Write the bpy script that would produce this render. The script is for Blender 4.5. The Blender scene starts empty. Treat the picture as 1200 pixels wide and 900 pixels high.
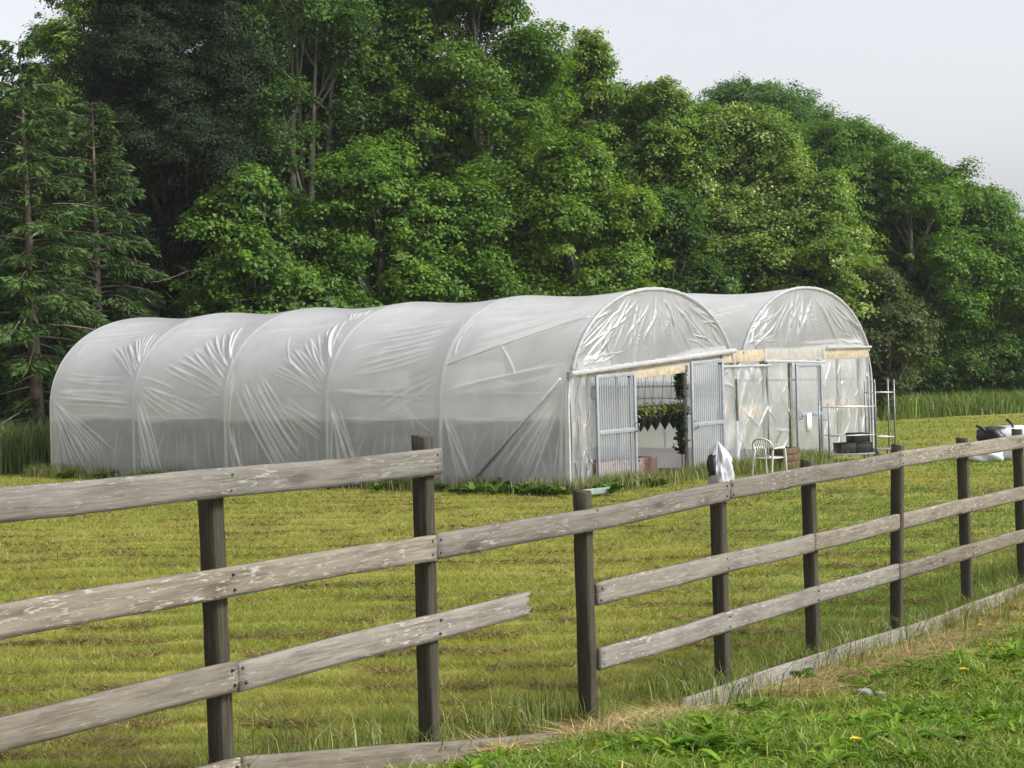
import bpy, math, random
import numpy as np
from mathutils import Matrix, Vector

random.seed(4)
RNG = np.random.default_rng(11)
S = bpy.context.scene
COL = S.collection

# ------------------------------------------------------------------ camera
FPX = 1900.0
EYE = np.array([0.0, 0.0, 2.2])
PITCH = math.atan(20.0 / FPX)
ROLL = math.atan(0.025)
_f = np.array([0, math.cos(PITCH), -math.sin(PITCH)])
_u0 = np.array([0, math.sin(PITCH), math.cos(PITCH)])
_r0 = np.array([1.0, 0, 0])
_r = _r0 * math.cos(ROLL) - _u0 * math.sin(ROLL)
_u = _u0 * math.cos(ROLL) + _r0 * math.sin(ROLL)


def at(px, py, D):
    """a point of the place D metres in front of the viewpoint"""
    d = _f + _r * (px - 600) / FPX - _u * (py - 450) / FPX
    return EYE + d * (D / d[1])


def ground(x, y):
    x = np.asarray(x, float); y = np.asarray(y, float)
    z = np.interp(y, [-50, 0, 5, 7, 8.2, 9.4, 10.7, 13, 16, 20, 26, 60],
                  [.62, .6, .5, .395, .235, .08, -.04, -.13, -.17, -.1, 0, 0])
    z = z + .018 * np.sin(x * 1.3 + .7 * y) * np.sin(y * .9 - .4 * x) + .01 * np.sin(3.1 * x + 1) * np.sin(2.7 * y)
    return z


# ------------------------------------------------------------------ object helpers
def tag(o, label=None, cat=None, group=None, kind=None):
    if label: o['label'] = label
    if cat: o['category'] = cat
    if group: o['group'] = group
    if kind: o['kind'] = kind
    return o


def empty(name, loc, label=None, cat=None, group=None, rz=0.0):
    o = bpy.data.objects.new(name, None)
    o.empty_display_size = .3
    o.location = [float(v) for v in loc]
    o.rotation_euler = (0, 0, rz)
    COL.objects.link(o)
    return tag(o, label, cat, group)


def mesh_np(name, V, F4=None, F3=None, mat=None, parent=None, smooth=False, col=None, attrs=None, world=True, obj=True):
    V = np.asarray(V, np.float32).reshape(-1, 3)
    if world and parent is not None:
        p = np.array(parent.location)
        a = -parent.rotation_euler.z
        V = V - p.astype(np.float32)
        if abs(a) > 1e-9:
            c, s = math.cos(a), math.sin(a)
            V = np.stack([V[:, 0] * c - V[:, 1] * s, V[:, 0] * s + V[:, 1] * c, V[:, 2]], 1)
    me = bpy.data.meshes.new(name)
    loops = []; starts = []; n = 0
    if F4 is not None and len(F4):
        F4 = np.asarray(F4, np.int32).reshape(-1, 4)
        loops.append(F4.ravel()); starts.append(np.arange(len(F4)) * 4); n = len(F4) * 4
    if F3 is not None and len(F3):
        F3 = np.asarray(F3, np.int32).reshape(-1, 3)
        loops.append(F3.ravel()); starts.append(n + np.arange(len(F3)) * 3)
    L = np.concatenate(loops).astype(np.int32); St = np.concatenate(starts).astype(np.int32)
    me.vertices.add(len(V)); me.vertices.foreach_set('co', V.astype(np.float32).ravel())
    me.loops.add(len(L)); me.loops.foreach_set('vertex_index', L)
    me.polygons.add(len(St)); me.polygons.foreach_set('loop_start', St)
    if smooth:
        me.polygons.foreach_set('use_smooth', np.ones(len(St), bool))
    if col is not None:
        a = me.attributes.new('tint', 'FLOAT_COLOR', 'POINT')
        c = np.ones((len(V), 4), np.float32); c[:, :3] = col
        a.data.foreach_set('color', c.ravel())
    for k, v in (attrs or {}).items():
        a = me.attributes.new(k, 'FLOAT', 'POINT')
        a.data.foreach_set('value', np.asarray(v, np.float32).ravel())
    me.update(calc_edges=True)
    me.validate()
    if mat: me.materials.append(mat)
    if not obj: return me
    o = bpy.data.objects.new(name, me)
    COL.objects.link(o)
    if parent is not None: o.parent = parent
    return o


class MB:
    """collects boxes, tubes and sheets that become one mesh"""
    def __init__(s): s.V = []; s.Q = []; s.T = []; s.n = 0
    def add(s, V, Q=None, T=None):
        V = np.asarray(V, float).reshape(-1, 3)
        s.V.append(V)
        if Q is not None and len(Q): s.Q.append(np.asarray(Q, int).reshape(-1, 4) + s.n)
        if T is not None and len(T): s.T.append(np.asarray(T, int).reshape(-1, 3) + s.n)
        s.n += len(V); return s
    def box(s, c, ax, h):
        c = np.asarray(c, float); ax = [np.asarray(a, float) for a in ax]
        V = [c + sx * h[0] * ax[0] + sy * h[1] * ax[1] + sz * h[2] * ax[2] for sx in (-1, 1) for sy in (-1, 1) for sz in (-1, 1)]
        return s.add(V, [(0, 1, 3, 2), (4, 6, 7, 5), (0, 4, 5, 1), (2, 3, 7, 6), (0, 2, 6, 4), (1, 5, 7, 3)])
    def bar(s, a, b, w, t, side):
        """box from a to b, w wide along side, t thick"""
        a = np.asarray(a, float); b = np.asarray(b, float)
        d = b - a; L = np.linalg.norm(d); d /= L
        sd = np.asarray(side, float); sd = sd - d * sd.dot(d); sd /= np.linalg.norm(sd)
        return s.box((a + b) / 2, (d, sd, np.cross(d, sd)), (L / 2, w / 2, t / 2))
    def tube(s, P, r, n=6, cap=True):
        P = np.asarray(P, float); m = len(P)
        r = np.broadcast_to(np.asarray(r, float), (m,))
        T = np.gradient(P, axis=0); T /= (np.linalg.norm(T, axis=1)[:, None] + 1e-9)
        ref = np.array([.31, .2, .93]) if abs(T[:, 2]).mean() < .8 else np.array([.9, .35, .1])
        A = np.cross(T, ref); A /= (np.linalg.norm(A, axis=1)[:, None] + 1e-9); B = np.cross(T, A)
        th = np.arange(n) * 2 * np.pi / n
        V = P[:, None] + r[:, None, None] * (A[:, None] * np.cos(th)[None, :, None] + B[:, None] * np.sin(th)[None, :, None])
        i = np.arange(m - 1)[:, None] * n; j = np.arange(n)[None]; k = (j + 1) % n
        Q = np.stack([i + j, i + k, i + n + k, i + n + j], -1).reshape(-1, 4)
        V = V.reshape(-1, 3); T3 = []
        if cap:
            V = np.concatenate([V, P[:1], P[-1:]]); c0 = m * n
            for a in range(n):
                T3.append((c0, (a + 1) % n, a)); T3.append((c0 + 1, (m - 1) * n + a, (m - 1) * n + (a + 1) % n))
        return s.add(V, Q, T3)
    def grid(s, G):
        G = np.asarray(G, float); a, b = G.shape[:2]
        i = np.arange(a - 1)[:, None] * b; j = np.arange(b - 1)[None]
        return s.add(G.reshape(-1, 3), np.stack([i + j, i + j + 1, i + b + j + 1, i + b + j], -1).reshape(-1, 4))
    def build(s, name, mat, parent=None, smooth=False, bevel=0, world=True, **k):
        V = np.concatenate(s.V)
        o = mesh_np(name, V, np.concatenate(s.Q) if s.Q else None, np.concatenate(s.T) if s.T else None, mat, parent, smooth, world=world, **k)
        if bevel:
            m = o.modifiers.new('Bevel', 'BEVEL'); m.width = bevel; m.segments = 2; m.limit_method = 'ANGLE'
        return o


# ------------------------------------------------------------------ materials
def newmat(name):
    m = bpy.data.materials.new(name); m.use_nodes = True
    nt = m.node_tree; nt.nodes.clear()
    out = nt.nodes.new('ShaderNodeOutputMaterial')
    return m, nt, out


class NT:
    def __init__(s, nt): s.nt = nt
    def n(s, t, **k):
        nd = s.nt.nodes.new(t)
        for a, v in k.items():
            if a.startswith('i_'):
                key = a[2:]
                key = int(key) if key.isdigit() else key.replace('_', ' ')
                nd.inputs[key].default_value = v
            else: setattr(nd, a, v)
        return nd
    def l(s, a, b): s.nt.links.new(a, b)
    def math(s, op, a, b=None, clamp=False):
        nd = s.n('ShaderNodeMath', operation=op); nd.use_clamp = clamp
        for i, v in enumerate((a, b)):
            if v is None: continue
            if isinstance(v, (int, float)): nd.inputs[i].default_value = v
            else: s.l(v, nd.inputs[i])
        return nd.outputs[0]
    def ramp(s, fac, pts, interp='LINEAR'):
        nd = s.n('ShaderNodeValToRGB'); cr = nd.color_ramp; cr.interpolation = interp
        while len(cr.elements) < len(pts): cr.elements.new(.5)
        for e, (p, c) in zip(cr.elements, pts):
            e.position = p; e.color = (c, c, c, 1) if isinstance(c, (int, float)) else (*c, 1)
        s.l(fac, nd.inputs[0]); return nd.outputs[0]
    def mix(s, fac, a, b, mode='MIX'):
        nd = s.n('ShaderNodeMix', data_type='RGBA', blend_type=mode)
        for sock, v in ((nd.inputs['Factor'], fac), (nd.inputs[6], a), (nd.inputs[7], b)):
            if isinstance(v, (int, float)): sock.default_value = v
            elif isinstance(v, tuple): sock.default_value = (*v, 1)
            else: s.l(v, sock)
        return nd.outputs[2]
    def noise(s, vec, scale, detail=4, rough=.55, dist=0):
        nd = s.n('ShaderNodeTexNoise'); nd.inputs['Scale'].default_value = scale
        nd.inputs['Detail'].default_value = detail; nd.inputs['Roughness'].default_value = rough
        nd.inputs['Distortion'].default_value = dist
        if vec is not None: s.l(vec, nd.inputs['Vector'])
        return nd.outputs['Fac']
    def mapping(s, vec, scale=(1, 1, 1), rot=(0, 0, 0)):
        nd = s.n('ShaderNodeMapping'); nd.inputs['Scale'].default_value = scale; nd.inputs['Rotation'].default_value = rot
        s.l(vec, nd.inputs['Vector']); return nd.outputs[0]
    def objco(s, seed=True):
        tc = s.n('ShaderNodeTexCoord').outputs['Object']
        if not seed: return tc
        oi = s.n('ShaderNodeObjectInfo').outputs['Random']
        sc = s.math('MULTIPLY', oi, 37.0)
        ad = s.n('ShaderNodeVectorMath', operation='ADD'); s.l(tc, ad.inputs[0]); s.l(sc, ad.inputs[1])
        return ad.outputs[0]
    def bump(s, h, strength=.3, dist=.01):
        nd = s.n('ShaderNodeBump'); nd.inputs['Strength'].default_value = strength; nd.inputs['Distance'].default_value = dist
        s.l(h, nd.inputs['Height']); return nd.outputs[0]
    def prin(s, out, col, rough=.7, normal=None, metal=0, spec=.4):
        p = s.n('ShaderNodeBsdfPrincipled')
        for k, v in (('Base Color', col), ('Roughness', rough), ('Metallic', metal), ('Specular IOR Level', spec)):
            if isinstance(v, (int, float)): p.inputs[k].default_value = v
            elif isinstance(v, tuple): p.inputs[k].default_value = (*v, 1)
            else: s.l(v, p.inputs[k])
        if normal is not None: s.l(normal, p.inputs['Normal'])
        s.l(p.outputs[0], out.inputs[0]); return p


def mat_leaf(name, transl=.3, gloss=.06, vary=.25, gain=1.0, cast=(1, 1, 1)):
    m, nt, out = newmat(name); g = NT(nt)
    a = g.n('ShaderNodeAttribute', attribute_name='tint').outputs['Color']
    oi = g.n('ShaderNodeObjectInfo').outputs['Random']
    hs = g.n('ShaderNodeHueSaturation'); g.l(a, hs.inputs['Color'])
    g.l(g.math('ADD', g.math('MULTIPLY', oi, vary), gain - vary / 2), hs.inputs['Value'])
    c = g.mix(1.0, hs.outputs[0], cast, 'MULTIPLY')
    d = g.n('ShaderNodeBsdfDiffuse'); g.l(c, d.inputs[0])
    t = g.n('ShaderNodeBsdfTranslucent'); g.l(g.mix(1.0, c, (1.1, 1.15, .55), 'MULTIPLY'), t.inputs[0])
    mx = g.n('ShaderNodeMixShader'); mx.inputs[0].default_value = transl
    g.l(d.outputs[0], mx.inputs[1]); g.l(t.outputs[0], mx.inputs[2])
    gl = g.n('ShaderNodeBsdfGlossy'); gl.inputs['Roughness'].default_value = .45
    gl.inputs[0].default_value = (.8, .85, .8, 1)
    m2 = g.n('ShaderNodeMixShader'); m2.inputs[0].default_value = gloss
    g.l(mx.outputs[0], m2.inputs[1]); g.l(gl.outputs[0], m2.inputs[2]); g.l(m2.outputs[0], out.inputs[0])
    return m


def mat_bark(name, c1, c2):
    m, nt, out = newmat(name); g = NT(nt)
    v = g.objco()
    n = g.noise(g.mapping(v, (6, 6, 1.6)), 2.0, 6, .65)
    col = g.ramp(n, [(.3, c1), (.7, c2)])
    lich = g.ramp(g.noise(v, 1.7, 3), [(.55, 0.0), (.7, .6)])
    col = g.mix(lich, col, tuple(min(1, c * 1.25 + .02) for c in c2))
    g.prin(out, col, .9, g.bump(n, .6, .03), spec=.2); return m


def mat_wood_rail(name, base1, base2, paint_amt):
    m, nt, out = newmat(name); g = NT(nt)
    v = g.objco()
    grain = g.noise(g.mapping(v, (1.2, 26, 26)), 3.0, 7, .68, .4)
    big = g.noise(g.mapping(v, (1.0, 3, 3)), 1.6, 4)
    col = g.ramp(grain, [(.3, tuple(c * .42 for c in base1)), (.5, base1), (.72, tuple(c * 1.15 for c in base2))])
    col = g.mix(g.ramp(big, [(.35, 0.0), (.7, .55)]), col, tuple(c * .72 for c in base1))
    # grey-green algae stain blotches
    al = g.noise(g.mapping(v, (1.4, 5, 5)), 2.3, 5, .7)
    col = g.mix(g.ramp(al, [(.55, 0.0), (.72, .5)]), col, (base1[0] * .55, base1[1] * .56, base1[2] * .45))
    # knots
    vo = g.n('ShaderNodeTexVoronoi', feature='F1'); vo.inputs['Scale'].default_value = 1.0
    vo.inputs['Randomness'].default_value = 1
    g.l(g.mapping(v, (1.9, 7.5, 7.5)), vo.inputs['Vector'])
    kn = g.ramp(vo.outputs['Distance'], [(.07, 1.0), (.14, .75), (.24, 0.0)])
    col = g.mix(g.math('MULTIPLY', kn, .75), col, (.045, .036, .027))
    # flaking old white paint
    fl = g.noise(g.mapping(v, (9, 48, 48)), 1.5, 6, .66, .35)
    area = g.noise(g.mapping(v, (1.1, 2.5, 2.5)), 1.3, 3)
    fac = g.math('MULTIPLY', g.ramp(fl, [(.555, 0.0), (.61, 1.0)]), g.ramp(area, [(.42, .15), (.6, 1.0)]))
    fac = g.math('MULTIPLY', fac, paint_amt)
    col = g.mix(fac, col, (.33, .32, .295))
    film = g.math('MULTIPLY', g.ramp(g.noise(g.mapping(v, (2, 8, 8)), 1.6, 5, .6), [(.42, 0.0), (.62, .5)]), paint_amt)
    col = g.mix(film, col, (.2, .185, .16))
    crack = g.ramp(g.noise(g.mapping(v, (.8, 60, 60)), 1.6, 4, .7), [(.30, 1.0), (.37, 0.0)])
    col = g.mix(g.math('MULTIPLY', crack, .8), col, (.045, .04, .033))
    # each board weathered its own way
    oi = g.n('ShaderNodeObjectInfo').outputs['Random']
    hsb = g.n('ShaderNodeHueSaturation'); g.l(col, hsb.inputs['Color'])
    g.l(g.math('ADD', g.math('MULTIPLY', oi, .34), .80), hsb.inputs['Value'])
    g.l(g.math('ADD', g.math('MULTIPLY', g.math('FRACT', g.math('MULTIPLY', oi, 7.3)), .7), .75), hsb.inputs['Saturation'])
    col = hsb.outputs[0]
    h = g.math('ADD', g.math('MULTIPLY', grain, .6), g.math('MULTIPLY', fac, .35))
    g.prin(out, col, .85, g.bump(h, .55, .006), spec=.25); return m


def mat_wood_post(name, base1, base2):
    m, nt, out = newmat(name); g = NT(nt)
    v = g.objco()
    grain = g.noise(g.mapping(v, (26, 26, 1.3)), 3.0, 7, .68, .4)
    col = g.ramp(grain, [(.28, tuple(c * .45 for c in base1)), (.5, base1), (.76, base2)])
    al = g.noise(g.mapping(v, (5, 5, 1.5)), 2.0, 5, .7)
    col = g.mix(g.ramp(al, [(.5, 0.0), (.7, .6)]), col, (.055, .055, .036))
    crack = g.ramp(g.noise(g.mapping(v, (55, 55, .8)), 1.6, 4, .7), [(.28, 1.0), (.35, 0.0)])
    col = g.mix(g.math('MULTIPLY', crack, .8), col, (.03, .026, .02))
    g.prin(out, col, .9, g.bump(grain, .6, .006), spec=.2); return m


def mat_simple(name, c, rough=.6, metal=0, var=.15, scale=6, spec=.4, bump=.15):
    m, nt, out = newmat(name); g = NT(nt)
    v = g.objco()
    n = g.noise(v, scale, 5, .6)
    col = g.ramp(n, [(.3, tuple(x * (1 - var * 1.5) for x in c)), (.7, tuple(min(1, x * (1 + var)) for x in c))])
    g.prin(out, col, rough, g.bump(n, bump, .01), metal, spec); return m


def mat_film(name, opac, tint=(.86, .87, .88), gloss_rough=.22, crease=.4, dirt=.25, crinkle=(3, 3, 3), foldgain=.55, fres=1.0):
    """polythene: partly see-through, partly milky, with a sheen; more opaque where it is bunched (attribute fold)"""
    m, nt, out = newmat(name); g = NT(nt)
    v = g.objco(False)
    big = g.noise(v, .55, 4, .6)
    fine = g.noise(g.mapping(v, crinkle), 1.0, 5, .6, .8)
    fold = g.n('ShaderNodeAttribute', attribute_name='fold').outputs['Fac']
    o = g.math('ADD', g.math('MULTIPLY', fold, foldgain), opac)
    o = g.math('ADD', o, g.math('MULTIPLY', g.math('SUBTRACT', big, .5), .25))
    o = g.math('ADD', o, g.math('MULTIPLY', g.math('SUBTRACT', fine, .5), .3), True)
    clr = g.n('ShaderNodeAttribute', attribute_name='clear').outputs['Fac']
    o = g.math('SUBTRACT', o, g.math('MULTIPLY', clr, .2), True)
    lw = g.n('ShaderNodeLayerWeight'); lw.inputs['Blend'].default_value = .5
    o = g.math('ADD', o, g.math('MULTIPLY', g.math('POWER', lw.outputs['Facing'], 3.0), .3), True)
    nrm = g.bump(fine, crease, .03)
    dn = g.ramp(g.noise(g.mapping(v, (1, 1, .6)), 1.4, 6, .7), [(.42, 0.0), (.75, dirt)])
    c = g.mix(dn, tint, (.4, .41, .41))
    d = g.n('ShaderNodeBsdfDiffuse'); g.l(c, d.inputs[0]); g.l(nrm, d.inputs['Normal'])
    t = g.n('ShaderNodeBsdfTranslucent'); g.l(c, t.inputs[0]); g.l(nrm, t.inputs['Normal'])
    m1 = g.n('ShaderNodeMixShader'); m1.inputs[0].default_value = .55
    g.l(d.outputs[0], m1.inputs[1]); g.l(t.outputs[0], m1.inputs[2])
    tr = g.n('ShaderNodeBsdfTransparent'); tr.inputs[0].default_value = (.95, .96, .97, 1)
    m2 = g.n('ShaderNodeMixShader'); g.l(o, m2.inputs[0]); g.l(tr.outputs[0], m2.inputs[1]); g.l(m1.outputs[0], m2.inputs[2])
    gl = g.n('ShaderNodeBsdfGlossy'); gl.inputs['Roughness'].default_value = gloss_rough; g.l(nrm, gl.inputs['Normal'])
    fr = g.n('ShaderNodeFresnel'); fr.inputs['IOR'].default_value = 1.5; g.l(nrm, fr.inputs['Normal'])
    m3 = g.n('ShaderNodeMixShader'); g.l(g.math('MULTIPLY', fr.outputs[0], fres, True), m3.inputs[0])
    g.l(m2.outputs[0], m3.inputs[1]); g.l(gl.outputs[0], m3.inputs[2]); g.l(m3.outputs[0], out.inputs[0])
    return m


M = {}
M['leaf'] = mat_leaf('broad_leaf', .45, .012, .2, 1.52, (.93, 1.02, 1.05))
M['needle'] = mat_leaf('conifer_needle', .15, .008, .2)
M['grass'] = mat_leaf('grass_blade', .35, .03, .0)
M['weed'] = mat_leaf('weed_leaf', .35, .02, .2)
M['bark_grey'] = mat_bark('grey_bark', (.06, .055, .045), (.19, .175, .15))
M['bark_brown'] = mat_bark('brown_bark', (.06, .045, .035), (.16, .13, .1))
M['twig'] = mat_bark('dead_twig', (.1, .085, .07), (.22, .19, .16))
M['rail'] = mat_wood_rail('weathered_rail_wood', (.142, .127, .104), (.218, .2, .168), 1.0)
M['post'] = mat_wood_post('weathered_post_wood', (.042, .037, .026), (.092, .082, .062))
M['nail'] = mat_simple('rusty_nail', (.06, .04, .03), .7, .5)
M['pine'] = mat_simple('fresh_pine_plank', (.37, .31, .215), .6, 0, .25, 9)
M['tan'] = mat_simple('tan_timber', (.36, .28, .21), .7, 0, .2, 7)
M['frame_timber'] = mat_simple('grey_timber', (.15, .14, .12), .8, 0, .25, 8)
M['galv'] = mat_simple('galvanised_tube', (.5, .52, .54), .45, .55, .12, 10)
M['alu'] = mat_simple('grey_blue_frame', (.26, .285, .32), .5, .3, .12, 8)
M['steel'] = mat_simple('dull_steel', (.22, .23, .24), .5, .6, .2, 14)
M['film'] = mat_film('polythene_sheet', .74, (.96, .965, .975), crinkle=(1.2, 1.2, 2.2), crease=.2, gloss_rough=.32, fres=.8)
M['film_in'] = mat_film('shade_tinted_skirt', .85, (.075, .08, .085), .4, .15, .3, fres=.3)  # near-black tint puts the dim inside behind the lower wall into the colour
M['film_clear'] = mat_film('clear_crinkled_polythene', .20, (.62, .65, .69), .42, .3, .2, (5, 5, 2.2), .3, .25)
M['film_bunch'] = mat_film('bunched_polythene', .85, (.66, .67, .68), .35, .5, .3, (7, 7, 7), .2, .6)
M['corr'] = mat_film('corrugated_clear_panel', .34, (.5, .54, .6), .3, .1, .2, (3, 3, 1), .35, .7)
M['partition'] = mat_film('grey_partition_sheet', .85, (.27, .30, .33), .35, .3, .3)
M['black'] = mat_simple('black_plastic', (.012, .012, .013), .45, 0, .3, 20)
M['chair'] = mat_simple('offwhite_chair_plastic', (.52, .53, .49), .4, 0, .08, 12)
M['bag'] = mat_simple('white_bag_plastic', (.42, .43, .46), .35, 0, .1, 14, .5, .4)
M['sack'] = mat_simple('white_sack_cloth', (.5, .53, .58), .6, 0, .12, 9)
M['paper'] = mat_simple('white_notice', (.8, .82, .85), .6, 0, .03, 5)
M['brown_crate'] = mat_simple('brown_crate_wood', (.09, .055, .035), .8, 0, .3, 8)
M['bed_wood'] = mat_simple('reddish_bed_board', (.21, .14, .11), .8, 0, .25, 6)
M['stone'] = mat_simple('grey_stone', (.25, .25, .25), .9, 0, .3, 14, .3, .6)
M['green_plank'] = mat_simple('pale_green_plank', (.19, .25, .22), .6, 0, .2, 7)
M['petal'] = mat_simple('yellow_petals', (.75, .52, .02), .6, 0, .15, 40)
M['soil'] = mat_simple('bare_soil', (.10, .08, .06), .95, 0, .35, 5, .1, .8)
M['stem'] = mat_simple('green_stem', (.12, .17, .05), .6)


def mat_ground():
    m, nt, out = newmat('meadow_ground'); g = NT(nt)
    v = g.n('ShaderNodeTexCoord').outputs['Object']
    rows = g.noise(g.mapping(v, (.2, 3.6, 1), (0, 0, math.radians(3))), 1.0, 6, .66, .25)
    fine = g.noise(v, 9, 6, .7)
    big = g.noise(v, .16, 3)
    green = g.mix(fine, (.08, .105, .010), (.19, .21, .02))
    straw = g.mix(fine, (.17, .145, .035), (.33, .30, .085))
    c = g.mix(g.ramp(rows, [(.42, 0.0), (.62, .85)]), green, straw)
    c = g.mix(g.ramp(big, [(.35, .0), (.7, .45)]), c, straw)
    dark = g.ramp(g.noise(g.mapping(v, (.5, 3.2, 1), (0, 0, math.radians(3))), 1.3, 6, .7), [(.62, 0.0), (.72, .75)])
    c = g.mix(dark, c, (.075, .052, .028))
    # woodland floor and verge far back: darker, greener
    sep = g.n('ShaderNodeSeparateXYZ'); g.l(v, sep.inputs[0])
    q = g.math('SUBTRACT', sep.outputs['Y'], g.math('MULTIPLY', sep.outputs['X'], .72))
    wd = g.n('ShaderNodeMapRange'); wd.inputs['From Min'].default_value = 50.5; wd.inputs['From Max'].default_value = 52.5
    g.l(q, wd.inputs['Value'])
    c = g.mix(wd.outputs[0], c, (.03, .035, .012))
    g.prin(out, c, .95, g.bump(fine, .7, .04), spec=.1); return m


# ------------------------------------------------------------------ world, sun, camera
SUN_AZ_VEC = np.array([.86, -.36])           # direction towards the sun on the plan
SUN_EL = math.radians(40)
az = math.atan2(SUN_AZ_VEC[0], SUN_AZ_VEC[1])
w = bpy.data.worlds.new('World'); S.world = w; w.use_nodes = True
wn = w.node_tree; wn.nodes.clear(); g = NT(wn)
sky = g.n('ShaderNodeTexSky'); sky.sky_type = 'NISHITA'; sky.sun_disc = False
sky.sun_elevation = SUN_EL; sky.sun_rotation = az
sky.air_density = 1.0; sky.dust_density = 4.0; sky.ozone_density = 1.0
hs = g.n('ShaderNodeHueSaturation'); hs.inputs['Saturation'].default_value = .17
g.l(sky.outputs[0], hs.inputs['Color'])
bg = g.n('ShaderNodeBackground'); bg.inputs['Strength'].default_value = .136
g.l(g.mix(1.0, hs.outputs[0], (.985, .982, 1.0), 'MULTIPLY'), bg.inputs['Color'])
wo = g.n('ShaderNodeOutputWorld'); g.l(bg.outputs[0], wo.inputs[0])

sun = bpy.data.lights.new('sun', 'SUN'); sun.energy = 2.0; sun.angle = math.radians(12); sun.color = (1, .965, .91)
so = bpy.data.objects.new('sun', sun); COL.objects.link(so)
sd = Vector((SUN_AZ_VEC[0] / np.linalg.norm(SUN_AZ_VEC) * math.cos(SUN_EL), SUN_AZ_VEC[1] / np.linalg.norm(SUN_AZ_VEC) * math.cos(SUN_EL), math.sin(SUN_EL)))
so.rotation_euler = sd.to_track_quat('Z', 'Y').to_euler(); so.location = (20, -10, 30)

cam = bpy.data.cameras.new('camera'); co = bpy.data.objects.new('camera', cam); COL.objects.link(co)
cam.sensor_width = 36; cam.lens = FPX / 1200 * 36; cam.clip_end = 3000; cam.clip_start = .1
mw = Matrix.Identity(4)
for i in range(3):
    mw[i][0] = _r[i]; mw[i][1] = _u[i]; mw[i][2] = -_f[i]; mw[i][3] = EYE[i]
co.matrix_world = mw
S.camera = co
S.view_settings.view_transform = 'Standard'; S.view_settings.look = 'None'
S.view_settings.exposure = .92; S.view_settings.gamma = 1
S.render.engine = 'CYCLES'
S.cycles.max_bounces = 8; S.cycles.transparent_max_bounces = 16
S.cycles.diffuse_bounces = 3; S.cycles.transmission_bounces = 6

# ------------------------------------------------------------------ hazy air
hm, hnt, hout = newmat('hazy_air'); g = NT(hnt)
pv = g.n('ShaderNodeVolumePrincipled'); pv.inputs['Color'].default_value = (.9, .93, .97, 1); pv.inputs['Density'].default_value = .0003
pv.inputs['Anisotropy'].default_value = .3
g.l(pv.outputs[0], hout.inputs['Volume'])
hz = MB().box((0, 500, 22.4), np.eye(3), (950, 640, 24)).build('haze', hm); hz['kind'] = 'stuff'
hz['label'] = 'thin hazy summer air over the whole field'; hz['category'] = 'haze'

# ------------------------------------------------------------------ ground
xs = np.concatenate([[-900, -400, -180, -90, -50], np.linspace(-30, 36, 190), [60, 100, 200, 420, 900]])
ys = np.concatenate([[-60, -20], np.linspace(-2, 24, 150), np.linspace(24.5, 75, 80), [90, 130, 220, 420, 1100]])
X, Y = np.meshgrid(xs, ys)
MB().grid(np.stack([X, Y, ground(X, Y)], -1)).build('ground', mat_ground(), smooth=True)['kind'] = 'structure'


# ------------------------------------------------------------------ grass
def blades(name, xy, h, wd, col, label, cat, lean=.6, seg=1, mat=None, name_kind='stuff', zoff=0.0):
    n = len(xy)
    z = ground(xy[:, 0], xy[:, 1]) + zoff
    th = RNG.uniform(0, 2 * np.pi, n); lx = RNG.normal(0, lean, n) * h; ly = RNG.normal(0, lean, n) * h
    side = np.stack([np.cos(th), np.sin(th), np.zeros(n)], 1) * (wd / 2)[:, None]
    B = np.stack([xy[:, 0], xy[:, 1], z - .01], 1)
    if seg == 1:
        T = B + np.stack([lx, ly, h], 1)
        V = np.stack([B - side, B + side, T], 1).reshape(-1, 3)
        F3 = np.arange(3 * n).reshape(-1, 3); F4 = None; k = 3
    else:
        Mi = B + np.stack([lx * .35, ly * .35, h * .6], 1)
        T = B + np.stack([lx * 1.2, ly * 1.2, h * (1 - .12 * np.minimum(1.5, np.hypot(lx, ly) / h))], 1)
        V = np.stack([B - side, B + side, Mi + side * .8, Mi - side * .8, T], 1).reshape(-1, 3)
        i = np.arange(n) * 5
        F4 = np.stack([i, i + 1, i + 2, i + 3], 1); F3 = np.stack([i + 3, i + 2, i + 4], 1); k = 5
    o = mesh_np(name, V, F4, F3, mat or M['grass'], None, False, np.repeat(col, k, 0))
    return tag(o, label, cat, kind=name_kind)


FD = np.array([.573, .819]); FN = np.array([.819, -.573])      # fence direction, its face towards the path


def fence_xy(D):
    """plan point of the fence at depth D"""
    return np.array([3.09 - .7 * (13.2 - D), D])


def fence_side(x, y):
    """signed distance from the fence line, + on the path side"""
    return (x - 3.09) * FN[0] + (y - 13.2) * FN[1]


AX = np.array([-.8, .6]); GX = np.array([.6, .8]); NX = np.array([.8, -.6]); O0 = np.array([.96, 28.0])


def tunnel_coords(x, y):
    dx = x - O0[0]; dy = y - O0[1]
    return dx * AX[0] + dy * AX[1], dx * GX[0] + dy * GX[1]       # along, across


def vnoise(x, y, seed=0):
    """cheap smooth noise in 0..1"""
    r = np.random.default_rng(seed); s = 0; tot = 0
    for k in range(7):
        a = r.uniform(0, 6.28); fr = r.uniform(.6, 1.6); ph = r.uniform(0, 6.28)
        s = s + np.sin((x * np.cos(a) + y * np.sin(a)) * fr * (1 + k * .35) + ph); tot += 1
    return .5 + .5 * s / (tot * .62)


def mixc(a, b, t): return np.asarray(a)[None] * (1 - t[:, None]) + np.asarray(b)[None] * t[:, None]


def jitter(c, s=.18):
    return np.clip(c * (1 + RNG.normal(0, s, (len(c), 1))) * (1 + RNG.normal(0, s * .4, c.shape)), .004, .9)


def sample_field(n, d0, d1, power, margin=1.5):
    u = RNG.uniform(0, 1, n)
    D = (d0 ** (1 - power) + u * (d1 ** (1 - power) - d0 ** (1 - power))) ** (1 / (1 - power))
    x = RNG.uniform(-1, 1, n) * (.33 * D + margin)
    return np.stack([x, D], 1)


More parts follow.
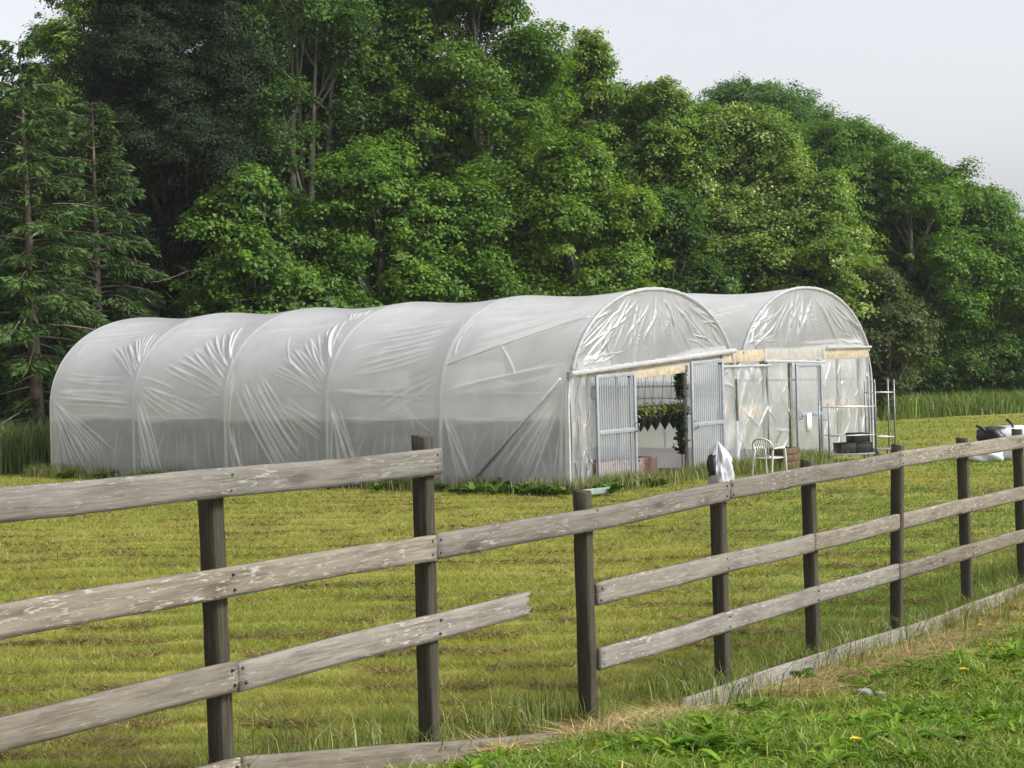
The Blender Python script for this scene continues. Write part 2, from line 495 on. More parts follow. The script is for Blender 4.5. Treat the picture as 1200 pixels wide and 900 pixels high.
def rowphase(x, y):
    yw = y + .055 * x + .16 * (vnoise(x * .22, y * .5, 5) - .5) + .05 * (vnoise(x * 1.5, y, 6) - .5)
    return yw / .85


def rowf(x, y):
    p = rowphase(x, y); k = np.floor(p); f = p - k
    amp = .45 + .55 * np.abs(np.sin(k * 12.9898) * 43758.5453 % 1)           # each swath its own strength
    ridge = np.exp(-((f - .5) / .13) ** 2) * amp + .5 * np.exp(-(((f * 2.0 + .15 * np.sin(x)) % 1 - .1) / .14) ** 2) * (1 - .4 * amp)
    return ridge * (.3 + 1.0 * vnoise(x * .55 + k * 3.1, y * .3, 7))


# mown field
xy = sample_field(880000, 6.5, 58, 1.7, 2.6)
t_a, t_w = tunnel_coords(xy[:, 0], xy[:, 1])
keep = (fence_side(xy[:, 0], xy[:, 1]) < -.05) & ~((t_a > -.2) & (t_a < 14.4) & (t_w > -.35) & (t_w < 12.7)) & (xy[:, 1] - .72 * xy[:, 0] < 52)
xy = xy[keep]; D = xy[:, 1]
r = rowf(xy[:, 0], D)
t = np.clip((r - .14) * 2.2 + RNG.normal(0, .16, len(D)), 0, 1)
patch = vnoise(xy[:, 0] * .5, D * .7, 8)
g1 = mixc((.165, .205, .026), (.265, .262, .048), np.clip(patch + RNG.normal(0, .2, len(D)), 0, 1))
s1 = mixc((.46, .40, .12), (.27, .20, .075), RNG.uniform(0, 1, len(D)))
edge = np.clip(np.exp(-(((rowphase(xy[:, 0], D) % 1) - .80) / .10) ** 2) * vnoise(xy[:, 0] * .7, D * .5, 17) * 1.4, 0, .75)  # shadow side of each hay ridge, painted into the blade colour
g1 = g1 * (1 - edge[:, None]) + np.array([.075, .085, .012])[None] * edge[:, None]
c = g1 * (1 - t[:, None]) + s1 * t[:, None]
lush = np.clip((vnoise(xy[:, 0] * .45 + 3, D * .6, 21) - .36) * 6, 0, .9) * np.clip((xy[:, 0] - 1.0) / 2.5, 0, 1)
c = c * (1 - lush[:, None]) + np.array([.075, .155, .015])[None] * lush[:, None]
h = RNG.uniform(.02, .085, len(D)) * (1 - .55 * t) * (.7 + .6 * vnoise(xy[:, 0] * 2.4, D * 2.6, 9)); wd = RNG.uniform(.004, .008, len(D)) * np.clip(D / 11, .8, 4)
blades('mown_grass', xy, h, wd, jitter(c), 'short mown yellow-green grass striped with cut hay across the field', 'grass', 1.0)

# dark lines of cut hay lying along the mowing rows
n = 120000
xy = sample_field(n * 4, 7, 30, 1.7)
rw = rowf(xy[:, 0], xy[:, 1]); cl = vnoise(xy[:, 0] * 1.3, xy[:, 1] * 1.5, 15)
keep = (fence_side(xy[:, 0], xy[:, 1]) < -.2) & (rw > .40) & (cl > np.quantile(cl, .40))
ta, tw = tunnel_coords(xy[:, 0], xy[:, 1]); keep &= ~((ta > -.6) & (tw > -.8))
xy = xy[keep][:n]; n = len(xy); print('hay', n)
h = RNG.uniform(.012, .05, n)
c = jitter(mixc((.07, .045, .02), (.30, .23, .085), np.clip(RNG.uniform(0, 1, n) ** 1.3 * (.4 + 1.2 * vnoise(xy[:, 0] * 1.1, xy[:, 1], 19)), 0, 1)))
blades('cut_hay', xy, h, RNG.uniform(.008, .02, n) * np.clip(xy[:, 1] / 11, 1, 2.5), c, 'brown wisps of cut hay lying in rows on the mown field', 'hay', 3.0, zoff=.03)

# path-side grass in the right foreground
n = 560000
xy = sample_field(n, 4.6, 22, 1.6, 3.2)
fs = fence_side(xy[:, 0], xy[:, 1])
pt = .5 * vnoise(xy[:, 0] * 1.6, xy[:, 1] * 1.6, 31) + .5 * vnoise(xy[:, 0] * 5, xy[:, 1] * 5, 32)
bare = (vnoise(xy[:, 0] * 1.1 + 4, xy[:, 1] * 1.1, 33) > .60) & (RNG.uniform(0, 1, n) < .8)
keep = (fs > .2) & ~bare
xy, fs, pt = xy[keep], fs[keep], pt[keep]; n = len(xy)
h = RNG.uniform(.025, .10, n) * (.3 + 1.2 * np.clip(pt, 0, 1))
c = mixc((.035, .085, .006), (.20, .285, .024), np.clip(pt * .5 + RNG.uniform(-.1, .6, n), 0, 1))
dry = (RNG.uniform(0, 1, n) < .05 + .4 * np.exp(-(fs / .35) ** 2))
c[dry] = np.array([.42, .34, .17])
blades('path_grass', xy, h, RNG.uniform(.005, .011, n), jitter(c), 'lush short green grass on the path side of the fence', 'grass', .75, 2)

# dry straw along the foot of the fence
n = 26000
D = RNG.uniform(7.5, 17, n); off = np.abs(RNG.normal(0, .15, n)) + .14
xy = np.stack([3.09 - .7 * (13.2 - D) + FN[0] * off, D + FN[1] * off], 1)
keep = vnoise(D * 2.2, off, 41) > .42
xy = xy[keep]; n = len(xy)
blades('straw', xy, RNG.uniform(.02, .075, n), RNG.uniform(.004, .009, n), jitter(mixc((.55, .45, .22), (.17, .115, .05), RNG.uniform(0, 1, n) ** 1.2), .3),
       'pale dry straw bunched along the foot of the fence', 'straw', 3.0, 2, zoff=.02)

# long grass under the fence
n = 15000
D = RNG.uniform(7, 17, n); off = RNG.normal(-.18, .26, n)
xy = np.stack([3.09 - .7 * (13.2 - D) + FN[0] * off, D + FN[1] * off], 1)
pt = vnoise(D * 1.7, off * 2, 43)
keep = (RNG.uniform(0, 1, n) < np.clip((pt - .25) * 2, .12, 1) * np.where(D < 9.6, .4, 1)) & ~((D < 10) & (off > -.08)); xy = xy[keep]; pt = pt[keep]; n = len(xy)
h = RNG.uniform(.1, .34, n) * (.5 + .8 * np.clip(pt, 0, 1))
PB = np.array([3.09 - .7 * (13.2 - d_) for d_ in (6.97, 8.16, 9.4, 10.71, 11.9, 13.2, 14.57, 15.9)])
PD = np.array([6.97, 8.16, 9.4, 10.71, 11.9, 13.2, 14.57, 15.9])
k_ = np.repeat(np.arange(8), 260)
extra = np.stack([PB[k_], PD[k_]], 1) + RNG.normal(0, .085, (len(k_), 2)); extra = extra[(np.abs(extra - np.stack([PB[k_], PD[k_]], 1)).max(1) > .045)]
extra = extra[fence_side(extra[:, 0], extra[:, 1]) < .09]
xy = np.concatenate([xy, extra]); h = np.concatenate([h, RNG.uniform(.06, .26, len(extra))]); n = len(xy)
c = mixc((.10, .155, .025), (.27, .27, .08), RNG.uniform(0, 1, n) ** 1.5)
blades('long_grass', xy, h, RNG.uniform(.004, .009, n), jitter(c), 'long uncut grass growing under the wooden fence', 'grass', .38, 2)


def long_grass(nm, xy, h0, h1, cols, wd, label, lean=.3):
    n = len(xy)
    c = mixc(cols[0], cols[1], RNG.uniform(0, 1, n))
    blades(nm, xy, RNG.uniform(h0, h1, n), np.full(n, wd) * RNG.uniform(.6, 1.3, n), jitter(c, .22), label, 'grass', lean, 2)


# tall grass at the foot of the plastic walls
n = 9000
a = RNG.uniform(-.1, 14.6, n); b = -.12 - np.abs(RNG.normal(0, .28, n))
keep = RNG.uniform(0, 1, n) < np.clip((vnoise(a * 1.6, b, 51) - .25) * 1.9, .08, 1); a, b = a[keep], b[keep]
xy1 = np.stack([O0[0] + AX[0] * a + GX[0] * b, O0[1] + AX[1] * a + GX[1] * b], 1)
n = 9000
a = -.12 - np.abs(RNG.normal(0, .35, n)); b = RNG.uniform(-.3, 9.0, n)
keep = RNG.uniform(0, 1, n) < np.clip((vnoise(b * 1.5, a, 52) - .1) * 1.6, .15, 1); a, b = a[keep], b[keep]
xy2 = np.stack([O0[0] + AX[0] * a + GX[0] * b, O0[1] + AX[1] * a + GX[1] * b], 1)
xy = np.concatenate([xy1, xy2])
long_grass('tall_grass', xy, .08, .38, ((.085, .13, .03), (.24, .23, .09)), .014, 'tall seeding grass along the foot of the plastic tunnels', .22)
n = 9000
xy = np.stack([RNG.uniform(-15.5, -10.4, n), RNG.uniform(37.5, 42.5, n)], 1); xy = xy[vnoise(xy[:, 0] * 1.4, xy[:, 1], 57) > .3]
ta, tw_ = tunnel_coords(xy[:, 0], xy[:, 1]); xy = xy[~((ta < 14.5) & (tw_ > -.3))]
long_grass('tall_weeds', xy, .4, 1.35, ((.045, .09, .02), (.16, .19, .06)), .035, 'tall tangled weeds and grass below the spruces beside the far tunnel end', .16)
# verge in front of the wood
n = 60000
s_ = RNG.uniform(-18, 34, n); o_ = RNG.uniform(-.2, 5.5, n)
xy = np.stack([s_, 46.6 + .72 * s_ + o_ + 1.2 * vnoise(s_ * .6, o_ * .1, 61)], 1)
ta, tw = tunnel_coords(xy[:, 0], xy[:, 1]); keep = ~((ta > -.6) & (ta < 15) & (tw > -1) & (tw < 13.4)); xy = xy[keep]
long_grass('verge_grass', xy, .25, 1.0, ((.075, .14, .02), (.20, .25, .06)), .035, 'tall bright verge grass along the edge of the wood', .3)


# ------------------------------------------------------------------ leafy plants
def kites(C, N, size, aspect=.62, rng=RNG):
    n = len(C)
    N = N / (np.linalg.norm(N, axis=1)[:, None] + 1e-9)
    R = rng.normal(size=(n, 3)); T = R - N * (R * N).sum(1)[:, None]; T /= (np.linalg.norm(T, axis=1)[:, None] + 1e-9)
    B = np.cross(N, T); s = size[:, None]
    V = np.stack([C - T * s * .5, C + B * s * aspect * .5 - T * s * .05, C + T * s * .5 - N * s * .12, C - B * s * aspect * .5 - T * s * .05], 1)
    return V.reshape(-1, 3), np.arange(4 * n).reshape(-1, 4)


def needles(C, Dv, L, wd, rng):
    """thin flat sprays along direction Dv"""
    n = len(C); Dv = Dv / (np.linalg.norm(Dv, axis=1)[:, None] + 1e-9)
    R = rng.normal(size=(n, 3)); B = np.cross(Dv, R); B /= (np.linalg.norm(B, axis=1)[:, None] + 1e-9)
    V = np.stack([C, C + Dv * (L * .45)[:, None] + B * (wd / 2)[:, None], C + Dv * L[:, None], C + Dv * (L * .45)[:, None] - B * (wd / 2)[:, None]], 1)
    return V.reshape(-1, 3), np.arange(4 * n).reshape(-1, 4)


def curve(a, b, bend, n=6):
    a = np.asarray(a, float); b = np.asarray(b, float); t = np.linspace(0, 1, n)[:, None]
    m = (a + b) / 2 + np.asarray(bend, float)
    return (1 - t) ** 2 * a + 2 * t * (1 - t) * m + t ** 2 * b


def leafy_tree(name, px, top, D, rx, label, cat='tree', group=None, seed=0, base=1.6, c1=(.022, .055, .012), c2=(.075, .125, .022),
               leaf=.14, dens=1.3, bark='bark_grey', stems=1, lobes=None, limb_show=1.0, tuft=1.0, narrow=.62, mat='leaf', zpow=1.0, flower=0):
    rng = np.random.default_rng(1000 + seed)
    rx = rx * 1.16
    P = at(px, top, D); H = P[2]; bx, by = P[0], D; H = float(H)
    root = empty(name, (bx, by, float(ground(bx, by))), label, cat, group)
    o = np.array([bx, by, 0.0])
    rz = (H - base) / 2; zc = base + rz
    nl = lobes or int(max(18, 46 * (rx / 3.0) ** 1.1 * (rz / 4.0) ** .8))
    LC = []; LR = []
    for k in range(nl):
        zf = ((k + .5) / nl) * 2 - 1 + rng.normal(0, .08); zf = max(-.92, min(.93, zf))
        wmax = math.sqrt(max(0.02, 1 - abs(zf) ** 2.4)) * (1 if zf > -.2 else 1.0)
        if zf > .1: wmax *= (1 - .28 * zf ** 1.5 * zpow)
        an = k * 2.399 + rng.normal(0, .4); rr = rx * wmax * rng.uniform(.45, .9)
        LC.append([math.cos(an) * rr, math.sin(an) * rr, zc + zf * rz * .92]); LR.append(rng.uniform(.25, .42) * min(rx, rz * 1.1) * (1 - .28 * max(0, zf)))
    LC.append([0, 0, H - .26 * rx]); LR.append(.3 * rx)
    LC = np.array(LC); LR = np.array(LR)
    # clumps on lobes
    CC = []; CR = []; OUT = []
    for c_, r_ in zip(LC, LR):
        m = int(26 * dens * (r_ / 1.1) ** 1.35) + 8
        d = rng.normal(size=(m, 3)); d[:, 2] = d[:, 2] * .9 + .22; d /= np.linalg.norm(d, axis=1)[:, None]
        p = c_ + d * r_ * rng.uniform(.5, 1.28, (m, 1)) * np.array([1, 1, .85])
        CC.append(p); CR.append(rng.uniform(.26, .52, m) * (.75 + .25 * r_)); OUT.append(d)
    # loose tufts breaking the outline
    m = int(46 * tuft * (rx / 3))
    zf = rng.uniform(-.3, 1, m); an = rng.uniform(0, 6.28, m)
    ww = np.sqrt(np.clip(1 - np.abs(zf) ** 2.4, .02, 1)) * np.where(zf > .1, 1 - .35 * np.clip(zf, 0, 1) ** 1.5 * zpow, 1)
    p = np.stack([np.cos(an) * rx * ww * rng.uniform(.92, 1.14, m), np.sin(an) * rx * ww * rng.uniform(.92, 1.14, m), zc + zf * rz * rng.uniform(.95, 1.02, m)], 1)
    CC.append(p); CR.append(rng.uniform(.14, .3, m)); OUT.append(np.stack([np.cos(an), np.sin(an), zf], 1))
    CC = np.concatenate(CC); CR = np.concatenate(CR); OUT = np.concatenate(OUT)
    nm = (58 * dens * (CR / .4) ** 1.5 * (.19 / leaf) ** 1.2).astype(int) + 6
    idx = np.repeat(np.arange(len(CC)), nm); n = len(idx)
    off = rng.normal(size=(n, 3)) * np.array([.55, .55, .26]) * CR[idx][:, None]
    rad2 = (off[:, 0] ** 2 + off[:, 1] ** 2) / (CR[idx] ** 2)
    off[:, 2] -= .22 * CR[idx] * rad2
    C = CC[idx] + off
    C[:, 2] = np.maximum(C[:, 2], .25)
    N = np.array([0, 0, .9]) + OUT[idx] * .55 + off / CR[idx][:, None] * .5 + rng.normal(0, .38, (n, 3))
    tone = np.clip(rng.normal(.45, .22, len(CC))[idx] + rng.normal(0, .18, n), 0, 1)
    col = np.asarray(c1)[None] * (1 - tone[:, None]) + np.asarray(c2)[None] * tone[:, None]
    if flower:
        fl = (rng.uniform(0, 1, len(CC)) < flower)[idx] & (rng.uniform(0, 1, n) < .35)
        col[fl] = np.array([.30, .31, .13])
    V, F = kites(C, N, leaf * rng.uniform(.65, 1.25, n), narrow, rng)
    mesh_np('crown', V + o, F, None, M[mat], root, False, np.repeat(col, 4, 0))
    # trunk and limbs
    mb = MB()
    zt = H * .86
    for s_ in range(stems):
        sx = rng.normal(0, .35) * (stems > 1); sy = rng.normal(0, .25) * (stems > 1)
        ex = rng.normal(0, .25 + .35 * (stems > 1)) * rx * .5; ey = rng.normal(0, .2) * rx * .4
        tp = curve((sx, sy, -.2), (ex, ey, zt), (rng.normal(0, .2), rng.normal(0, .2), 0), 12)
        r0 = (.028 * H + .03) / math.sqrt(stems)
        mb.tube(tp + o, np.linspace(r0, .03, 12) * (1 + .4 * np.exp(-np.linspace(0, 1, 12) * 14)), 8)
        for k in range(len(LC)):
            if k % stems != s_: continue
            zs = max(.12 * H, LC[k][2] - rng.uniform(.9, 2.4) * (LR[k] + .6))
            f = min(.95, zs / zt); i = f * 11; i0 = int(i); st = tp[i0] * (1 - (i - i0)) + tp[min(11, i0 + 1)] * (i - i0)
            q = curve(st, LC[k], (0, 0, -.25 * LR[k]), 6)
            mb.tube(q + o, np.linspace(max(.03, r0 * (1 - f) * .55 + .02), .018, 6), 5)
            for t_ in range(5):
                d = rng.normal(size=3); d[2] = abs(d[2]) * .7; d /= np.linalg.norm(d)
                mb.tube(curve(q[3 + t_ % 3], LC[k] + d * LR[k] * 1.0, rng.normal(0, .15, 3), 4) + o, np.linspace(.02, .006, 4), 4, False)
    mb.build('trunk', M[bark], root, True)
    return root


def spruce(name, px, top, D, rx, label, seed, dens=1.0, bare=.2, c1=(.022, .05, .016), c2=(.075, .125, .034), lean=0.0, group=None, cat='conifer'):
    rng = np.random.default_rng(3000 + seed)
    P = at(px, top, D); H = float(P[2]); o = np.array([P[0], D, 0.0])
    root = empty(name, (P[0], D, 0.0), label, cat, group)
    tp = curve((-lean, 0, -.2), (0, 0, H), (0, 0, 0), 14)
    mb = MB(); mb.tube(tp + o, np.linspace(.017 * H + .02, .015, 14), 8)
    CV = []; CF = []; DD = []; LL = []; TN = []
    nb = int(10 * H * dens)
    for k in range(nb):
        f = bare * .35 + (1 - bare * .35) * ((k + rng.uniform()) / nb)
        z = f * H; i = f * 13; st = tp[int(min(12, i))] * (1 - i % 1) + tp[min(13, int(i) + 1)] * (i % 1); st = st.copy(); st[2] = z
        L = rx * ((1 - f) ** .62) * rng.uniform(.5, 1.1) + .2
        if f < bare: L *= rng.uniform(.3, .9)
        an = k * 2.4 + rng.normal(0, .3); d = np.array([math.cos(an), math.sin(an), 0])
        rise = .28 * f; droop = -.32 * (1 - f) - .05
        e = st + d * L + np.array([0, 0, L * (rise + droop)])
        q = curve(st, e, (0, 0, L * (.14 if f > .3 else .05)), 7)
        mb.tube(q + o, np.linspace(.012 + .012 * L, .006, 7), 4, False)
        if f < bare and rng.uniform() < .55: continue
        ns = int(230 * L * dens)
        t = rng.uniform(.12, 1, ns) ** .8
        qi = t * 6; i0 = np.minimum(5, qi.astype(int)); fr = (qi - i0)[:, None]
        pc = q[i0] * (1 - fr) + q[i0 + 1] * fr
        sd = np.array([-d[1], d[0], 0]); side = rng.choice([-1, 1], ns) * rng.uniform(.02, .36, ns) * L * (1.05 - t * .75)
        C = pc + sd * side[:, None] + d * (np.abs(side) * .55)[:, None]; C[:, 2] -= np.abs(side) * .32 + rng.uniform(0, .16, ns)
        Dv = d * .7 + sd * np.sign(side)[:, None] * .55 + rng.normal(0, .3, (ns, 3)); Dv[:, 2] -= rng.uniform(.1, .9, ns)
        CV.append(C); DD.append(Dv); LL.append(rng.uniform(.12, .30, ns)); TN.append(np.clip(.15 + .65 * t + rng.normal(0, .2, ns), 0, 1))
    C = np.concatenate(CV); Dv = np.concatenate(DD); L = np.concatenate(LL); tn = np.concatenate(TN)
    V, F = needles(C, Dv, L, L * .24, rng)
    col = np.asarray(c1)[None] * (1 - tn[:, None]) + np.asarray(c2)[None] * tn[:, None]
    mesh_np('crown', V + o, F, None, M['needle'], root, False, np.repeat(col, 4, 0))
    mb.build('trunk', M['bark_brown'], root, True)
    return root


# ------------------------------------------------------------------ the wood
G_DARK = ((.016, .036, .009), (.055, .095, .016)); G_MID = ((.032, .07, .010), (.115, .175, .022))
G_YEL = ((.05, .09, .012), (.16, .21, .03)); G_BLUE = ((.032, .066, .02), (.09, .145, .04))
spruce('spruce', 22, 48, 43, 3.3, 'tall thin spruce with bare lower trunk at the left edge of the wood', 1, 1.0, .22, lean=-.25)
spruce('spruce', 108, 120, 46.5, 2.9, 'smaller spruce with a slim bare trunk just right of the tallest spruce', 2, .9, .42)
spruce('spruce', -70, 30, 46, 2.6, 'spruce cut off by the left edge with drooping boughs', 3, .8, .1)
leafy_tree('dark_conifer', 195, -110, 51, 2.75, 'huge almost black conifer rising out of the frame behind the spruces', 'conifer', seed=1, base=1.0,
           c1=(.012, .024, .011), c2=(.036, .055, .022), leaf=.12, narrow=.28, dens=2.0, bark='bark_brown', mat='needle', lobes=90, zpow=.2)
leafy_tree('leafy_tree', 92, -60, 61, 2.0, 'bright leafy tree top showing above the spruces beside the open sky', seed=2, base=5, c1=G_MID[0], c2=G_YEL[1])
leafy_tree('sycamore', 345, -60, 53, 2.9, 'sycamore with pale grey stems showing between the black conifer and the tallest tree', seed=3, base=4.6, stems=4,
           c1=G_DARK[0], c2=(.075, .125, .022), dens=.8, lobes=28)
leafy_tree('hazel_bush', 292, 196, 48.5, 2.0, 'bright green bushy hazel in front of the black conifer behind the tunnel roof', 'bush', seed=4, base=.5, c1=(.028, .06, .014), c2=(.115, .18, .024), leaf=.15, stems=3)
leafy_tree('maple', 436, 165, 49.5, 2.15, 'lower maple with layered boughs behind the middle of the tunnel roof', seed=5, base=.6, c1=G_MID[0], c2=(.125, .19, .024))
leafy_tree('sycamore', 432, -45, 57, 3.0, 'tall dark sycamore standing behind the layered maple', seed=6, base=3, c1=G_DARK[0], c2=(.08, .13, .018))
leafy_tree('sycamore', 548, -48, 55, 3.2, 'tallest broad sycamore filling the middle of the wood', seed=7, base=2.2, c1=G_MID[0], c2=(.12, .18, .022), lobes=40)
leafy_tree('maple', 545, 215, 50.5, 2.0, 'dense low maple in front of the tallest sycamore', seed=8, base=.5, c1=G_MID[0], c2=(.11, .175, .022))
leafy_tree('maple', 668, 165, 51.5, 2.25, 'yellow-green maple behind the first tunnel gable', seed=9, base=.6, c1=G_MID[0], c2=(.14, .195, .024))
leafy_tree('slender_tree', 692, 34, 60, 1.5, 'slender spiky tree top standing apart right of the tallest sycamore', seed=10, base=3, tuft=1.8, zpow=1.7, c1=G_MID[0], c2=G_YEL[1])
leafy_tree('leafy_tree', 772, 96, 60, 2.3, 'leafy tree with a small dark tuft at its tip above the first gable', seed=11, base=2, c1=G_MID[0], c2=G_YEL[1], tuft=1.5)
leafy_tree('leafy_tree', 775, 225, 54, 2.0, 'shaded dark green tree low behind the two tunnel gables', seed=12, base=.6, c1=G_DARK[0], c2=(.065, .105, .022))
leafy_tree('rounded_tree', 885, 106, 78, 4.2, 'far rounded bluish green tree top behind the flowering tree', seed=13, base=4, c1=G_BLUE[0], c2=G_BLUE[1])
leafy_tree('flowering_tree', 852, 134, 61, 3.4, 'yellowish tree sprinkled with pale blossom above the second gable', seed=14, base=1.4, c1=G_YEL[0], c2=(.15, .2, .035), flower=.3)
leafy_tree('flowering_tree', 945, 205, 59, 2.5, 'smaller pale blossoming tree right behind the second gable', seed=15, base=.8, c1=G_YEL[0], c2=(.145, .195, .032), flower=.25)
leafy_tree('leafy_tree', 975, 146, 69, 3.5, 'smooth rounded green tree behind the smaller blossoming tree', seed=16, base=2, c1=G_MID[0], c2=(.11, .175, .026))
leafy_tree('sycamore', 1062, 176, 66, 3.2, 'broad sycamore with the domed crown right of the tunnels', seed=17, base=.9, c1=G_MID[0], c2=(.11, .18, .022), lobes=30)
leafy_tree('sycamore', 1138, 226, 67.5, 2.9, 'lower sycamore sloping down beside the domed one', seed=18, base=.8, c1=G_MID[0], c2=(.105, .17, .024))
leafy_tree('sycamore', 1205, 272, 70, 2.7, 'last sycamore of the row at the right edge of the picture', seed=19, base=.8, c1=G_MID[0], c2=(.105, .17, .024))
leafy_tree('leafy_tree', 1300, 300, 78, 3.2, 'far grey-green tree peeping in at the right edge', seed=20, base=1, c1=G_BLUE[0], c2=G_BLUE[1])
leafy_tree('hawthorn_bush', 1028, 318, 57, 1.45, 'brownish green hawthorn bush at the right corner of the second tunnel', 'bush', seed=21, base=.9, c1=(.03, .042, .014), c2=(.085, .095, .03), leaf=.13)
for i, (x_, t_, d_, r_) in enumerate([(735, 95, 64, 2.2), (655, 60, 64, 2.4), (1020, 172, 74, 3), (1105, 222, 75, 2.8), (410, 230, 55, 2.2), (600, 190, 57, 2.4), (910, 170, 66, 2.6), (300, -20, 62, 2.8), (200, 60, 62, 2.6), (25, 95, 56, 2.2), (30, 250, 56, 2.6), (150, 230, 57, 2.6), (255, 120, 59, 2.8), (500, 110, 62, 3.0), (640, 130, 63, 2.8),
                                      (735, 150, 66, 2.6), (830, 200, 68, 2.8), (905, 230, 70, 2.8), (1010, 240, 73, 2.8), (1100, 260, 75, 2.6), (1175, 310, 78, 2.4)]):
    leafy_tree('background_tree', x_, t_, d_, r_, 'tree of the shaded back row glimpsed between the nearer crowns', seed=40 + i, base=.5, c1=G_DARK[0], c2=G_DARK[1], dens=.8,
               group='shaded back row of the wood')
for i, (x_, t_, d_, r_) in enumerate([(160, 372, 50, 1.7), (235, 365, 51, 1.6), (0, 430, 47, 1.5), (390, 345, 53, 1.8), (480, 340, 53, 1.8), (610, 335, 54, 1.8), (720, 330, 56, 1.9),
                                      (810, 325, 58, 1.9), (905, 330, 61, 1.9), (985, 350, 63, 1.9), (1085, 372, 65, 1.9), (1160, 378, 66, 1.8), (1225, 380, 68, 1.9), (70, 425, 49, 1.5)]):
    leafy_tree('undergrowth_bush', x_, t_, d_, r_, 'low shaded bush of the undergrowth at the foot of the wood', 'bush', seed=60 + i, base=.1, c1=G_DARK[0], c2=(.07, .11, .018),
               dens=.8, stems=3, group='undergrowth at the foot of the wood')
# bare dead branches between the spruces and the black conifer
rng = np.random.default_rng(77)
P = at(140, 330, 48.6)
root = empty('dead_bush', (P[0], P[1], 0), 'tangle of bare grey dead branches between the slim spruce and hazel', 'dead bush')
mb = MB()
for k in range(26):
    b0 = np.array([P[0] + rng.normal(0, .5), P[1] + rng.normal(0, .3), 0]); e = b0 + np.array([rng.normal(0, 1.3), rng.normal(0, .5), rng.uniform(2.5, 5.6)])
    q = curve(b0, e, rng.normal(0, .5, 3), 8); mb.tube(q, np.linspace(.035, .008, 8), 5, False)
    for j in range(7):
        s0 = q[rng.integers(3, 8)]; mb.tube(curve(s0, s0 + rng.normal(0, .55, 3) + np.array([0, 0, .2]), rng.normal(0, .15, 3), 5), np.linspace(.014, .004, 5), 4, False)
mb.build('branches', M['twig'], root, True)


# ------------------------------------------------------------------ polytunnels
def tw(a, w_, z):
    """tunnel coordinates (a inwards from the gable, w_ across) to the place"""
    a, w_, z = np.broadcast_arrays(np.asarray(a, float), np.asarray(w_, float), np.asarray(z, float))
    return np.stack([O0[0] + AX[0] * a + GX[0] * w_, O0[1] + AX[1] * a + GX[1] * w_, z], -1)


A3 = np.array([AX[0], AX[1], 0]); G3 = np.array([GX[0], GX[1], 0]); N3 = -A3; Z3 = np.array([0, 0, 1.0])


def section(Wd, H, n, zleg=1.45, zl0=0.0, zl1=0.0, ex=2.15):
    """hoop outline across the tunnel, evenly spaced: (w, z)"""
    th = np.linspace(0, np.pi, 400); a = Wd / 2; b = H - zleg
    cw = a - a * np.sign(np.cos(th)) * np.abs(np.cos(th)) ** (2 / ex); cz = zleg + b * np.abs(np.sin(th)) ** (2 / ex)
    pts = np.concatenate([[[0, zl0]], np.stack([cw, cz], 1), [[Wd, zl1]]])
    s = np.concatenate([[0], np.cumsum(np.linalg.norm(np.diff(pts, axis=0), axis=1))])
    q = np.linspace(0, s[-1], n)
    return np.stack([np.interp(q, s, pts[:, 0]), np.interp(q, s, pts[:, 1])], 1), q, s[-1]


def arch_z(w_, Wd, H, zleg=1.45, ex=2.15):
    a = Wd / 2; t = np.clip(1 - np.abs((w_ - a) / a) ** ex, 0, 1) ** (1 / ex)
    return zleg + (H - zleg) * t


LEN = 14.2; NB = 5; BAY = LEN / NB


